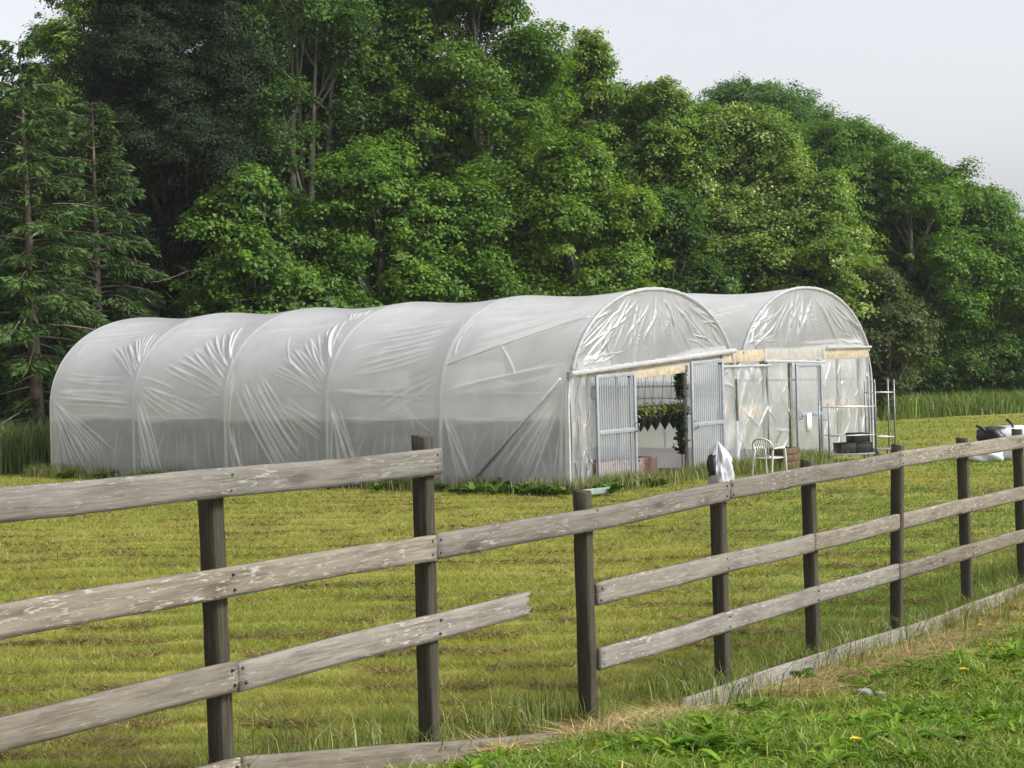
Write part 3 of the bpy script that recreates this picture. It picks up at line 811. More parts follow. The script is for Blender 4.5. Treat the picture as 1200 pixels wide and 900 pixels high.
def make_cover(w0, Wd, H, folds, root, na, ns, zl1=0.0):
    sec, q, Ltot = section(Wd, H, ns, zl1=zl1)
    a = np.linspace(0, LEN, na)
    # outward normal of the section
    T = np.gradient(sec, axis=0); T /= np.linalg.norm(T, axis=1)[:, None]; Nn = np.stack([-T[:, 1], T[:, 0]], 1)
    Nn *= np.sign((Nn * (sec - np.array([Wd / 2, 1.0]))).sum(1))[:, None]
    Aa, Q = np.meshgrid(a, q, indexing='ij')
    u = (Aa / BAY) % 1
    ph = vnoise(Aa * .8, Q * .7, 71)
    sagamp = .085 * np.clip((sec[:, 1] - .2) / 1.5, .15, 1)[None]
    disp = .036 - sagamp * np.sin(np.pi * u) ** 1.2 + .02 * (ph - .5) * np.sin(np.pi * u)
    fold = np.zeros_like(disp)
    for (a0, q0, a1, q1, wd, am) in folds:
        dx, dy = a1 - a0, q1 - q0; L2 = dx * dx + dy * dy + 1e-6
        lo = min(a0, a1) - .2; hi = max(a0, a1) + .2
        i0 = max(0, np.searchsorted(a, lo)); i1 = min(na, np.searchsorted(a, hi))
        if i1 <= i0: continue
        X_, Y_ = Aa[i0:i1], Q[i0:i1]
        t = ((X_ - a0) * dx + (Y_ - q0) * dy) / L2
        bow = .05 * math.sin(am * 900) * np.sin(np.pi * np.clip(t, 0, 1))
        d = np.abs((X_ - a0) * dy - (Y_ - q0) * dx) / math.sqrt(L2) + 0 * t
        d = np.abs(((X_ - a0) * dy - (Y_ - q0) * dx) / math.sqrt(L2) + bow)
        tp = np.clip(t * 5, 0, 1) * np.clip((1 - t) * 4, 0, 1)
        b_ = np.exp(-(d / wd) ** 2) * tp
        disp[i0:i1] += am * b_
        fold[i0:i1] = np.maximum(fold[i0:i1], b_ * min(1, am / .016))
    # bunching along every hoop
    hd = np.minimum(u, 1 - u) * BAY
    fold = np.maximum(fold, np.exp(-(hd / .03) ** 2))
    G = tw(Aa, w0 + sec[None, :, 0] + disp * Nn[None, :, 0], sec[None, :, 1] + disp * Nn[None, :, 1])
    mb = MB(); mb.grid(G)
    low = np.clip((1.30 + .03 * np.sin(Aa * 2.2) + .02 * np.sin(Aa * 5.1) - sec[None, :, 1]) / .09, 0, 1)
    return mb.build('cover', M['film'], root, True, attrs={'fold': fold.ravel(), 'clear': (low * (1 - .8 * fold)).ravel()})


def fan(b, s0, s1, e0, e1, n, wd=.028, am=.03, jit=.04, seed=0):
    """n folds in bay b (0 = the one at the gable); ends given as (u, q): u 0 at the far hoop .. 1 at the near hoop, q metres up the sheet"""
    r = random.Random(seed * 97 + b * 13 + n); out = []
    n = int(n * 1.6 + .5) if n > 3 else n; wd = wd * .62; am = am * .6
    for k in range(n):
        t = (k + .5) / n + r.uniform(-.45, .45) / n
        x0 = s0[0] + (s1[0] - s0[0]) * t + r.gauss(0, jit * .5); y0 = s0[1] + (s1[1] - s0[1]) * t + r.gauss(0, jit)
        x1 = e0[0] + (e1[0] - e0[0]) * t + r.gauss(0, jit * .5); y1 = e0[1] + (e1[1] - e0[1]) * t + r.gauss(0, jit)
        cl = lambda v: min(.97, max(.03, v))
        f = r.uniform(.6, 1.25)
        out.append(((b + 1 - cl(x0)) * BAY, y0, (b + 1 - cl(x1)) * BAY, y1, wd * r.uniform(.7, 1.4), am * f))
    return out


FL = []
# far bay
FL += fan(4, (.95, 2.1), (.98, 2.75), (.45, 3.0), (.85, 3.7), 8, .03, .034, seed=1)
FL += fan(4, (.05, 1.75), (.05, 1.45), (.75, .5), (.12, .05), 9, .03, .03, seed=2)
FL += fan(4, (.05, 1.95), (.05, 1.65), (.95, 1.75), (.95, 1.5), 5, .035, .03, seed=3)
FL += fan(4, (.1, 2.1), (.1, 2.4), (.9, 2.0), (.9, 2.3), 3, .03, .015, seed=33)
# second
FL += fan(3, (.95, 1.7), (.98, 2.6), (.2, 2.4), (.72, 3.8), 13, .03, .036, seed=4)
FL += fan(3, (.06, 1.85), (.04, 1.3), (.35, .05), (.1, .1), 7, .032, .032, seed=5)
FL += fan(3, (.15, 2.0), (.08, 1.8), (.85, 1.45), (.4, 1.2), 6, .03, .02, seed=6)
# third
FL += fan(2, (.93, 1.6), (.97, 2.6), (.35, 2.2), (.78, 3.9), 12, .03, .036, seed=7)
FL += fan(2, (.12, 1.9), (.3, 2.2), (.55, .1), (.8, .7), 10, .03, .034, seed=8)
FL += fan(2, (.03, 1.2), (.05, 1.0), (.08, .05), (.2, .05), 4, .03, .028, seed=9)
FL += fan(2, (.45, 1.5), (.6, 1.7), (.95, .8), (.97, 1.3), 5, .026, .02, seed=10)
FL += fan(2, (.7, 4.2), (.9, 4.25), (.8, 3.7), (.97, 3.8), 5, .025, .02, seed=101)
# fourth
FL += fan(1, (.2, 2.1), (.35, 3.3), (.85, 2.5), (.9, 3.6), 9, .035, .022, seed=11)
FL += fan(1, (.03, 1.5), (.08, 1.5), (.06, .05), (.35, .1), 6, .028, .028, seed=12)
FL += fan(1, (.05, 1.9), (.05, 1.75), (.95, 1.9), (.95, 1.6), 3, .03, .02, seed=13)
FL += fan(1, (.3, 1.6), (.5, 1.3), (.95, 2.2), (.95, 1.9), 4, .03, .016, seed=131)
# the bay at the gable
FL += fan(0, (.05, 1.9), (.1, 1.7), (.95, 2.4), (.97, 2.0), 4, .035, .02, seed=14)
FL += fan(0, (.02, 1.4), (.05, 1.3), (.12, .1), (.28, .2), 4, .028, .026, seed=15)
FL += fan(0, (.1, 2.3), (.2, 3.0), (.9, 3.2), (.95, 3.9), 5, .04, .018, seed=16)
FL += fan(0, (.9, 1.9), (.97, 1.5), (.35, .3), (.7, .1), 6, .035, .014, seed=17)
FL += fan(0, (.95, 2.0), (.97, 1.4), (.9, .3), (.97, .1), 4, .025, .022, seed=18)
for b in range(5):
    FL += fan(b, (.05, 3.2), (.1, 4.6), (.95, 3.5), (.95, 4.8), 5, .05, .008, seed=20 + b)
    FL += fan(b, (.05, 1.35), (.05, 1.3), (.95, 1.34), (.95, 1.3), 1, .02, .012, .005, seed=30 + b)
    FL += fan(b, (.1, .2), (.9, .2), (.1, 1.2), (.9, 1.2), 7, .03, .007, .1, seed=40 + b)

rx_ = random.Random(4)
for b in range(5):
    for k in range(5):
        u0 = rx_.choice([.04, .96, rx_.uniform(.1, .9)]); q0 = rx_.uniform(.3, 4.4)
        FL += fan(b, (u0, q0), (u0 + .02, q0 + .2), (u0 + rx_.uniform(-.45, .45), q0 + rx_.uniform(-1.3, 1.3)), (u0 + rx_.uniform(-.45, .45), q0 + rx_.uniform(-1.2, 1.4)), rx_.choice([1, 1, 2]), .022, rx_.uniform(.008, .022), seed=200 + k)
W1, H1 = 5.92, 3.57
T1 = empty('polytunnel', tw(0, W1 / 2, 0), 'near polytunnel of milky plastic with the grey double doors slid open', 'polytunnel')
make_cover(0, W1, H1, FL, T1, 940, 430, 1.9)
W2, H2, OFF2 = 6.45, 3.74, 5.97
T2 = empty('polytunnel', tw(0, OFF2 + W2 / 2, 0), 'far polytunnel joined on the right, with a single narrow door', 'polytunnel')
FL2 = []
for b in range(5):
    FL2 += fan(b, (.1, 2.4), (.3, 3.6), (.8, 2.8), (.9, 4.2), 7, .04, .022, seed=50 + b)
    FL2 += fan(b, (.05, 8.2), (.05, 9.6), (.95, 8.0), (.9, 9.9), 6, .035, .02, seed=60 + b)
make_cover(OFF2, W2, H2, FL2, T2, 320, 200)

for root, w0, Wd, H in ((T1, 0, W1, H1), (T2, OFF2, W2, H2)):
    sec, q, L_ = section(Wd, H, 60)
    for k in range(NB + 1):
        a = k * BAY
        mb = MB(); mb.tube(tw(a, w0 + sec[:, 0], sec[:, 1]), .03, 8); mb.build('hoop', M['galv'], root, True)
    # ridge tube, crop bars
    mb = MB(); mb.tube(tw([0, LEN], w0 + Wd / 2, H - .06), .022, 6); mb.build('ridge_bar', M['galv'], root, True)
    for ww, zz in ((.10, 1.72), (Wd - .10, 1.72)):
        mb = MB(); mb.tube(tw([0.02, LEN - .02], w0 + ww, zz), .018, 6); mb.build('crop_bar', M['galv'], root, True)
    # far end wall
    wv = np.linspace(.01, Wd - .01, 60); zz = arch_z(wv, Wd, H) - .01
    v_ = np.linspace(0, 1, 40)
    G = tw(LEN + .02 * np.sin(wv * 9)[:, None] * v_[None], (w0 + wv)[:, None] + 0 * v_[None], zz[:, None] * v_[None])
    MB().grid(G).build('end_sheet', M['film'], root, True, attrs={'fold': np.zeros(60 * 40)})
# inner skirt, shade put into its tint, and earth floor of the near tunnel
av = np.linspace(.1, LEN - .1, 140)
zv = np.linspace(0, 1, 8)
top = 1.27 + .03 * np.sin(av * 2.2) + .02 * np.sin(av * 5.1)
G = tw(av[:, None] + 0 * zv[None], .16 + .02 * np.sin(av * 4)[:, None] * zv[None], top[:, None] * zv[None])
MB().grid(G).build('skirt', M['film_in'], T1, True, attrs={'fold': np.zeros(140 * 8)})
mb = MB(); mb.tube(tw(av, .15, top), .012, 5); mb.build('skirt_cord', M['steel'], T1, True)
for root, w0, Wd in ((T1, .02, W1 - .05), (T2, OFF2 + .02, W2 - .05)):
    av2 = np.linspace(.1, LEN - .05, 60); wv2 = np.linspace(0, Wd, 30)
    A_, W_ = np.meshgrid(av2, wv2, indexing='ij')
    MB().grid(tw(A_, w0 + W_, .035 + .015 * np.sin(W_ * 5) + .01 * np.sin(A_ * 3 + W_))).build('earth_floor', M['soil'], root, True)
# braces inside the bay at the gable
mb = MB(); mb.tube(tw([2.15, .12], -.045, [.12, 1.98]), .03, 8); mb.build('brace', M['galv'], T1, True)
bz = np.linspace(2.25, 3.05, 14); bw = W1 / 2 * (1 - np.clip(1 - ((bz - 1.45) / (H1 - 1.45)) ** 2.15, 0, 1) ** (1 / 2.15))
mb = MB(); mb.tube(tw(np.linspace(2.78, .08, 14), bw - .03, bz + .02), .008, 6)
mb.build('brace', M['galv'], T1, True)


# --- gables
def gable_sheet(w0, Wd, H, zb, root, seed, nw=220, nv=110, am=.03):
    wv = np.linspace(.02, Wd - .02, nw)
    zt = arch_z(wv, Wd, H) - .015
    zb_ = zb(wv)
    keep = zt > zb_ + .02
    wv, zt, zb_ = wv[keep], zt[keep], zb_[keep]; nw = len(wv)
    v_ = np.linspace(0, 1, nv)
    Wg = (wv)[:, None] + 0 * v_[None]; Zg = zb_[:, None] + (zt - zb_)[:, None] * v_[None]
    r = np.random.default_rng(seed); d = np.zeros_like(Wg); fold = np.zeros_like(Wg)
    for k in range(90):
        # folds hanging from the arch and spreading to the beam
        x0 = Wd * (.5 + r.normal(0, .16)); y0 = arch_z(np.array([x0]), Wd, H)[0] - r.uniform(.02, .35)
        x1 = x0 + (x0 - Wd / 2) * r.uniform(.3, 1.8) + r.normal(0, .3); y1 = np.interp(x1, wv, zb_) + r.uniform(-.05, .5)
        if k % 4 == 0:
            x0 = Wd * r.choice([.1, .9]) + r.normal(0, .15); y0 = np.interp(x0, wv, zb_) + .1; x1 = x0 + (Wd / 2 - x0) * r.uniform(.1, .5); y1 = y0 + r.uniform(.1, .9)
        dx, dy = x1 - x0, y1 - y0; L2 = dx * dx + dy * dy
        t = ((Wg - x0) * dx + (Zg - y0) * dy) / L2
        ds = ((Wg - x0) * dy - (Zg - y0) * dx) / math.sqrt(L2) + .04 * np.sin(t * 5 + k)
        b_ = np.exp(-(ds / r.uniform(.008, .028)) ** 2) * np.clip(t * 5, 0, 1) * np.clip((1 - t) * 3, 0, 1)
        d += am * r.uniform(.15, .7) * b_; fold = np.maximum(fold, b_ * r.uniform(.3, 1))
    edge = np.minimum(v_ * 3, (1 - v_) * 4)[None]
    d += .035 * (vnoise(Wg * 2.6, Zg * 1.4, seed) - .5) * np.clip(edge, 0, 1)
    G = tw(-.03 - d, w0 + Wg, Zg)
    return MB().grid(G).build('gable_sheet', M['film_clear'], root, True, attrs={'fold': fold.ravel()})


zb1 = lambda w_: 2.04 + .062 * w_
zb2 = lambda w_: 2.41 + 0 * w_
gable_sheet(0, W1, H1, lambda w_: zb1(w_) + .05, T1, 5)
gable_sheet(OFF2, W2, H2, lambda w_: zb2(w_) - .02, T2, 9)


def bunch(P, r, seed, n=120, amp=.5):
    """rolled, crumpled plastic along a line"""
    P = np.asarray(P, float); s = np.concatenate([[0], np.cumsum(np.linalg.norm(np.diff(P, axis=0), axis=1))])
    q = np.linspace(0, s[-1], n); Q = np.stack([np.interp(q, s, P[:, i]) for i in range(3)], 1)
    rr = r * (1 + amp * (vnoise(q * 5, q * 0 + seed, seed) - .5) + .08 * np.sin(q * 23 + seed))
    rg = np.random.default_rng(seed); Q = Q + rg.normal(0, r * .05, Q.shape)
    mb = MB(); mb.tube(Q, rr, 9); return mb


sec1, _, _ = section(W1, H1, 90); sec2, _, _ = section(W2, H2, 90)
for root, w0, sec, sd_ in ((T1, 0, sec1, 1), (T2, OFF2, sec2, 2)):
    s_ = sec[sec[:, 1] > (2.0 if root is T1 else 2.3)]
    bunch(tw(-.04, w0 + s_[:, 0], s_[:, 1] + .02), .034, sd_, 200, .12).build('edge_roll', M['film_bunch'], root, True, attrs=None)
wv = np.linspace(-.03, 5.75, 30)
bunch(tw(-.1, wv, zb1(wv) + .02), .05, 5, 160, .35).build('beam_roll', M['film_bunch'], T1, True)
wv = np.linspace(5.2, 7.2, 12)
bunch(tw(-.1, wv, 2.10 + 0 * wv), .028, 6, 60, .5).build('beam_roll', M['film_bunch'], T2, True)
wv = np.linspace(7.0, 9.75, 14)
bunch(tw(-.1, wv, 2.17 - .02 * wv + .16), .03, 7, 80, .5).build('beam_roll', M['film_bunch'], T2, True)
wv = np.linspace(9.9, 12.2, 14)
bunch(tw(-.11, wv, 2.46 + 0 * wv), .025, 8, 60, .5).build('beam_roll', M['film_bunch'], T2, True)
# beams and boards
MB().bar(tw(.02, .05, 2.02), tw(.02, 5.75, 2.37), .14, .06, Z3).build('front_beam', M['pine'], T1, bevel=.004)
MB().bar(tw(-.02, 1.98, 1.99), tw(-.02, 4.0, 2.09), .15, .035, Z3).build('door_header', M['pine'], T1, bevel=.004)
MB().bar(tw(-.03, 5.3, 2.29), tw(-.03, 7.15, 2.31), .24, .045, Z3).build('front_board', M['pine'], T2, bevel=.004)
MB().bar(tw(-.03, 9.85, 2.31), tw(-.03, 12.15, 2.33), .22, .045, Z3).build('front_board', M['pine'], T2, bevel=.004)
MB().bar(tw(.03, 7.1, 2.33), tw(.03, 9.9, 2.33), .2, .045, Z3).build('front_board', M['pine'], T2, bevel=.004)
# draped sheet over the middle of the far tunnel's beam
wv = np.linspace(7.05, 9.85, 90); v_ = np.linspace(0, 1, 24)
Wg = wv[:, None] + 0 * v_[None]; Zg = 2.2 + .26 * v_[None] + .02 * np.sin(wv * 7)[:, None] * (1 - v_[None])
G = tw(-.075 - .02 * np.sin(Wg * 23 + Zg * 9) * .6 - .02 * vnoise(Wg * 5, Zg * 3, 4), Wg, Zg)
MB().grid(G).build('beam_drape', M['film_clear'], T2, True, attrs={'fold': .35 + .5 * (vnoise(Wg * 6, Zg * 4, 3) > .6).ravel()})


def post(root, w_, z0, z1, wd=.07, a=.0, mat='frame_timber', name='front_post'):
    return MB().bar(tw(a, w_, z0), tw(a, w_, z1), wd, .06, G3).build(name, M[mat], root, bevel=.004)


for w_, z1, wd in ((.06, 2.0, .06), (.34, 2.02, .09), (.62, 2.04, .06), (1.98, 2.0, .06), (3.93, 2.12, .06)):
    post(T1, w_, 0, z1, wd)
for w_, wd in ((5.3, .06), (7.12, .05), (7.25, .05), (8.3, .1), (9.68, .06), (10.62, .08), (11.75, .12), (12.2, .06)):
    post(T2, w_, 0, 2.2, wd)
post(T2, 5.85, 1.0, 1.85, .04, -.06, 'steel', 'stake')


def front_sheet(root, w0, w1, z0, z1, seed, a=-.05, mat='film_clear', nw=90, nz=90, bunchtop=.0):
    wv = np.linspace(w0, w1, nw); zv = np.linspace(z0, z1, nz)
    Wg, Zg = np.meshgrid(wv, zv, indexing='ij')
    r = np.random.default_rng(seed); d = .05 * (vnoise(Wg * 3.5, Zg * 2.2, seed) - .5); fold = np.zeros_like(d)
    for k in range(int(9 + 8 * (w1 - w0))):
        x0, y0 = r.uniform(w0, w1), r.uniform(z0, z1); an = r.normal(1.57, .45); L = r.uniform(.3, 1.2)
        if y0 > z1 - bunchtop: an = r.normal(.3, .5); L = r.uniform(.2, .6)
        dx, dy = L * math.cos(an), L * math.sin(an)
        t = ((Wg - x0) * dx + (Zg - y0) * dy) / (L * L); ds = ((Wg - x0) * dy - (Zg - y0) * dx) / L + .03 * np.sin(4 * t + k)
        b_ = np.exp(-(ds / r.uniform(.01, .03)) ** 2) * np.clip((t + .5) * 3, 0, 1) * np.clip((.5 - t) * 3, 0, 1)
        d += .02 * b_; fold = np.maximum(fold, b_ * r.uniform(.25, .9))
    if bunchtop:
        bt = np.clip((Zg - (z1 - bunchtop)) / bunchtop, 0, 1)
        d += .07 * bt * (vnoise(Wg * 7, Zg * 6, seed + 1) - .3); fold = np.maximum(fold, bt * .7 * (vnoise(Wg * 9, Zg * 9, seed + 2)))
    return MB().grid(tw(a - d, Wg, Zg)).build('front_sheet', M[mat], root, True, attrs={'fold': np.clip(fold, 0, 1).ravel()})


front_sheet(T1, 0, .66, .02, 2.02, 21)
front_sheet(T2, 5.22, 7.15, .05, 2.1, 22, bunchtop=.5)
front_sheet(T2, 7.27, 8.28, .05, 2.15, 23, a=.02)
front_sheet(T2, 9.7, 10.6, .05, 2.2, 24)
front_sheet(T2, 10.66, 12.2, .05, 2.2, 25)
for root, w0, w1, z in ((T1, .02, .62, 1.08), (T2, 5.25, 5.75, 1.16), (T2, 5.9, 7.1, 1.16), (T2, 9.75, 11.7, 1.16)):
    MB().bar(tw(.06, w0, z), tw(.06, w1, z), .26, .03, Z3).build('waist_board', M['tan'], root, bevel=.004)
# brace beside the single door
MB().bar(tw(.05, 7.3, .15), tw(.05, 8.25, .95), .07, .04, Z3).build('door_brace', M['frame_timber'], T2, bevel=.004)


def door(root, w0, w1, z0, z1, zm, a, corr=True, slope=0.0, nm='door'):
    zt = lambda w_: z1 + slope * (w_ - w0)
    mb = MB(); f = .07
    mb.bar(tw(a, w0 + f / 2, z0), tw(a, w0 + f / 2, zt(w0)), f, .04, G3)
    mb.bar(tw(a, w1 - f / 2, z0), tw(a, w1 - f / 2, zt(w1)), f, .04, G3)
    mb.bar(tw(a, w0 + f, zt(w0) - f / 2), tw(a, w1 - f, zt(w1) - f / 2), f, .038, Z3)
    mb.bar(tw(a, w0 + f, zm), tw(a, w1 - f, zm + slope * .4), f * 1.1, .038, Z3)
    mb.bar(tw(a, w0 + f, z0 + f / 2), tw(a, w1 - f, z0 + f / 2), f, .038, Z3)
    d = mb.build(nm, M['alu'], root, bevel=.004)
    d.location = (0, 0, 0)
    for za, zb_ in ((z0 + f, zm - f * .5), (zm + f * .5, z1 - f)):
        wv = np.linspace(w0 + f, w1 - f, 241 if corr else 60); zv = np.linspace(za, zb_, 12)
        Wg, Zg = np.meshgrid(wv, zv, indexing='ij')
        dd = .016 * np.sin((Wg - w0) * 2 * np.pi / .075) if corr else .012 * (vnoise(Wg * 5, Zg * 4, 8) - .5)
        V = tw(a + .005 + dd, Wg, Zg) - np.array(root.location)
        fo = (.5 + .5 * np.sin((Wg - w0) * 2 * np.pi / .075 + .6)) * .5 if corr else .1 + 0 * Wg
        p = MB().grid(V).build('panel', M['corr'] if corr else M['film_clear'], None, True, attrs={'fold': fo.ravel()})
        p.parent = d
    return d


def handle(d, root, w_, z, a):
    V = MB(); V.tube(tw([a, a - .07, a - .07, a], [w_] * 4, [z - .08, z - .06, z + .06, z + .08]) - np.array(root.location), .012, 6)
    h = V.build('handle', M['steel'], None, True); h.parent = d


d1 = door(T1, .66, 1.96, .06, 2.02, 1.0, -.14, True, .03); handle(d1, T1, 1.9, 1.05, -.16)
d2 = door(T1, 3.93, 5.18, .06, 2.22, 1.0, -.14, True, .03); handle(d2, T1, 4.0, 1.0, -.16)
d3 = door(T2, 8.38, 9.62, .06, 2.12, 1.02, -.1, False); handle(d3, T2, 8.46, 1.0, -.12)
# notice taped to the single door
MB().box(tw(-.135, 8.9, .84), (G3, N3, Z3), (.11, .004, .2)).build('notice', M['paper'], None)
n_ = bpy.data.objects['notice']; tag(n_, 'small white paper notice hanging from the narrow door of the far tunnel', 'notice')
MB().bar(tw(2.8, 4.3, 0), tw(2.8, 4.3, 2.6), .07, .05, G3).build('crop_post', M['frame_timber'], T1)
MB().bar(tw(2.2, 3.2, .1), tw(2.75, 3.45, 1.5), .05, .04, G3).build('crop_prop', M['alu'], T1)


# ------------------------------------------------------------------ things in and around the tunnels
def foliage(C0, R, n, leaf, c1, c2, seed, flat=.7, narrow=.5, upright=0.0):
    r = np.random.default_rng(seed)
    C = np.asarray(C0) + r.normal(size=(n, 3)) * np.array([R, R, R * flat]) * .5
    N = np.array([0, 0, .8 - upright]) + (C - C0) / R + r.normal(0, .4, (n, 3))
    V, F = kites(C, N, leaf * r.uniform(.6, 1.3, n), narrow, r)
    t = r.uniform(0, 1, (n, 1)); return V, F, np.repeat(np.asarray(c1) * (1 - t) + np.asarray(c2) * t, 4, 0)


HANG = [(749.5, 'first black cone planter of the hanging row, next to the left door'), (757.5, 'second black cone planter from the left door in the hanging row'),
        (767, 'third hanging black cone planter, with an orange flower above it'), (778, 'fourth hanging black cone planter, right of the orange flower'),
        (788, 'fifth hanging black cone planter, second from the right door'), (797.5, 'last black cone planter of the hanging row, by the right door')]
for k, (px, lab) in enumerate(HANG):
    t_ = (px - 600) / FPX
    a_ = .45
    # across position seen at this bearing
    w_ = (t_ * (O0[1] + AX[1] * a_) - (O0[0] + AX[0] * a_)) / (GX[0] - t_ * GX[1])
    P = tw(a_, w_, 1.22)
    root = empty('hanging_planter', P, lab, 'planter', 'row of hanging cone planters in the doorway')
    th = np.arange(17) * 2 * np.pi / 16; rings = []
    for rr, zz in ((.004, -.31), (.07, -.2), (.145, -.02), (.155, 0), (.14, 0), (.12, -.04)):
        rings.append(np.stack([np.cos(th) * rr, np.sin(th) * rr, np.full(17, zz)], 1))
    MB().grid(np.array(rings)).build('cone_pot', M['black'], root, True, world=False)
    V, F, c_ = foliage(np.array([0, 0, .07]), .14, 700, .085, (.03, .05, .012), (.16, .19, .04), 320 + k)
    mesh_np('plant', V, F, None, M['weed'], root, False, c_, world=False)
    if k == 2:
        V, F, c_ = foliage(np.array([.06, -.08, .1]), .05, 70, .06, (.55, .17, .05), (.6, .25, .1), 77)
        mesh_np('flower', V, F, None, M['weed'], root, False, c_, world=False)
    mb = MB()
    for an in (0, 2.1, 4.2):
        mb.tube([(math.cos(an) * .13, math.sin(an) * .13, 0), (0, 0, .85)], .004, 4)
    mb.build('hanger', M['steel'], root, world=False)
# climbing dark plant beside the right door
root = empty('climbing_plant', tw(.1, 3.93, 0), 'dark green climbing plant hanging beside the right sliding door', 'plant')
rr = np.random.default_rng(9); n = 900
C = tw(.1 + rr.normal(0, .05, n), 3.93 + rr.normal(0, .05, n), np.concatenate([rr.uniform(1.5, 2.1, n // 2), rr.uniform(.45, 1.25, n // 2)]))
V, F = kites(C, rr.normal(0, 1, (n, 3)) + N3, rr.uniform(.05, .11, n), .7, rr)
mesh_np('foliage', V, F, None, M['weed'], root, False, np.repeat(mixc((.012, .03, .012), (.03, .06, .02), rr.uniform(0, 1, n)), 4, 0))
mb = MB(); mb.tube(tw(.1, 3.93, [0, .6, 1.2, 2.1]), .012, 5); mb.build('stem', M['frame_timber'], root, True)
# raised bed inside the doorway
root = empty('raised_bed', tw(1.1, 3.0, 0), 'low reddish brown boarded bed just inside the open doors', 'raised bed')
for a_ in (.8, 1.5):
    MB().bar(tw(a_, 2.0, .2), tw(a_, 4.1, .2), .36, .04, Z3).build('side_board', M['bed_wood'], root, bevel=.004)
for w_ in (2.0, 4.1):
    MB().bar(tw(.78, w_, .2), tw(1.52, w_, .2), .35, .04, Z3).build('end_board', M['bed_wood'], root, bevel=.004)
A_, W_ = np.meshgrid(np.linspace(.82, 1.48, 14), np.linspace(2.03, 4.07, 40), indexing='ij')
MB().grid(tw(A_, W_, .3 + .04 * vnoise(A_ * 8, W_ * 6, 3))).build('soil', M['soil'], root, True)
V, F, c_ = foliage(tw(1.0, 3.0, .36), .5, 200, .07, (.02, .02, .015), (.09, .06, .05), 78, .15)
mesh_np('seedlings', V, F, None, M['weed'], root, False, c_)['kind'] = 'stuff'
# plants seen dimly through the plastic
for k, (a_, z_, s_) in enumerate([(8.2, 1.0, .35), (9.4, 1.05, .4), (6.4, 1.15, .3), (6.0, .9, .3), (3.9, .5, .45), (1.3, .4, .5), (10.6, .8, .3)]):
    root = empty('indoor_plant', tw(a_, .75, 0), 'plant seen only as a dim dark smudge through the plastic wall', 'plant', 'plants dimly seen inside the near tunnel')
    V, F, c_ = foliage(tw(a_, .85, z_ + .25), s_ * 1.0, 520, .12, (.015, .03, .01), (.04, .07, .02), 400 + k)
    mesh_np('foliage', V, F, None, M['weed'], root, False, c_)
    mb = MB(); mb.tube(tw(a_, [.85, .85], [0, z_ + .25]), .012, 5); mb.build('stem', M['stem'], root)

# plastic garden chair
cp = at(902, 559, 30.9); cz = float(ground(cp[0], cp[1]))
ch = empty('garden_chair', (cp[0], cp[1], cz), 'off-white plastic garden armchair with slatted back in front of the tunnels', 'chair', rz=math.radians(48))
# local: +x the sitter's front
mb = MB()
sx = np.linspace(-.2, .24, 10); sy = np.linspace(-.23, .23, 10); Xs, Ys = np.meshgrid(sx, sy, indexing='ij')
Zs = .42 - .03 * np.exp(-((Xs / .2) ** 2 + (Ys / .2) ** 2)) + .02 * (Xs > .2)
mb.grid(np.stack([Xs, Ys, Zs], -1)); mb.grid(np.stack([Xs, Ys, Zs - .012], -1)[::-1])
mb.tube([(.24, -.23, .41), (.24, .23, .41)], .014, 6); mb.tube([(-.2, -.23, .41), (.24, -.23, .41)], .012, 6); mb.tube([(-.2, .23, .41), (.24, .23, .41)], .012, 6)
mb.build('seat', M['chair'], ch, True, world=False)
th = np.linspace(0, np.pi, 15)
arc = np.stack([-.24 - .1 * np.sin(th) * 1.0, -.27 * np.cos(th), .62 + .24 * np.sin(th) ** .7], 1)
mb = MB(); mb.tube(arc, .022, 7)
for k in range(7):
    yy = -.16 + k * .053; f = 1 - (yy / .27) ** 2
    mb.bar((-.21, yy * .8, .42), (-.24 - .1 * math.sqrt(f), yy * 1.1, .62 + .24 * f ** .35 - .01), .026, .01, (0, 1, 0))
mb.build('backrest', M['chair'], ch, True, world=False)
for s_ in (-1, 1):
    mb = MB(); mb.tube([(-.25, s_ * .26, .63), (-.05, s_ * .28, .645), (.18, s_ * .28, .64), (.235, s_ * .27, .6)], [.02, .026, .026, .022], 7)
    mb.build('armrest', M['chair'], ch, True, world=False)
    mb = MB(); mb.bar((.235, s_ * .27, .61), (.29, s_ * .27, 0), .045, .028, (0, 1, 0)); mb.build('leg', M['chair'], ch, world=False, bevel=.006)
    mb = MB(); mb.bar((-.22, s_ * .24, .62), (-.32, s_ * .26, 0), .045, .028, (0, 1, 0)); mb.build('leg', M['chair'], ch, world=False, bevel=.006)
ch.scale = (.84, .84, .84)
# brown crate behind the chair
cp = tw(-.6, 6.62, 0)
cr = empty('wooden_crate', (cp[0], cp[1], 0), 'dark brown wooden crate on the ground just behind the white garden chair', 'crate')
mb = MB()
for k in range(3):
    z = .08 + k * .14
    for s_ in (-1, 1):
        mb.box(np.array([cp[0], cp[1], z]) + A3 * s_ * .25, (G3, A3, Z3), (.36, .012, .062)); mb.box(np.array([cp[0], cp[1], z]) + G3 * s_ * .35, (A3, G3, Z3), (.235, .012, .06))
mb.build('slatted_side', M['brown_crate'], cr, bevel=.003)
mb = MB()
for s_ in (-1, 1):
    for t_ in (-1, 1): mb.box(np.array([cp[0], cp[1], .22]) + A3 * s_ * .215 + G3 * t_ * .315, (A3, G3, Z3), (.02, .02, .21))
mb.build('corner_batten', M['brown_crate'], cr)


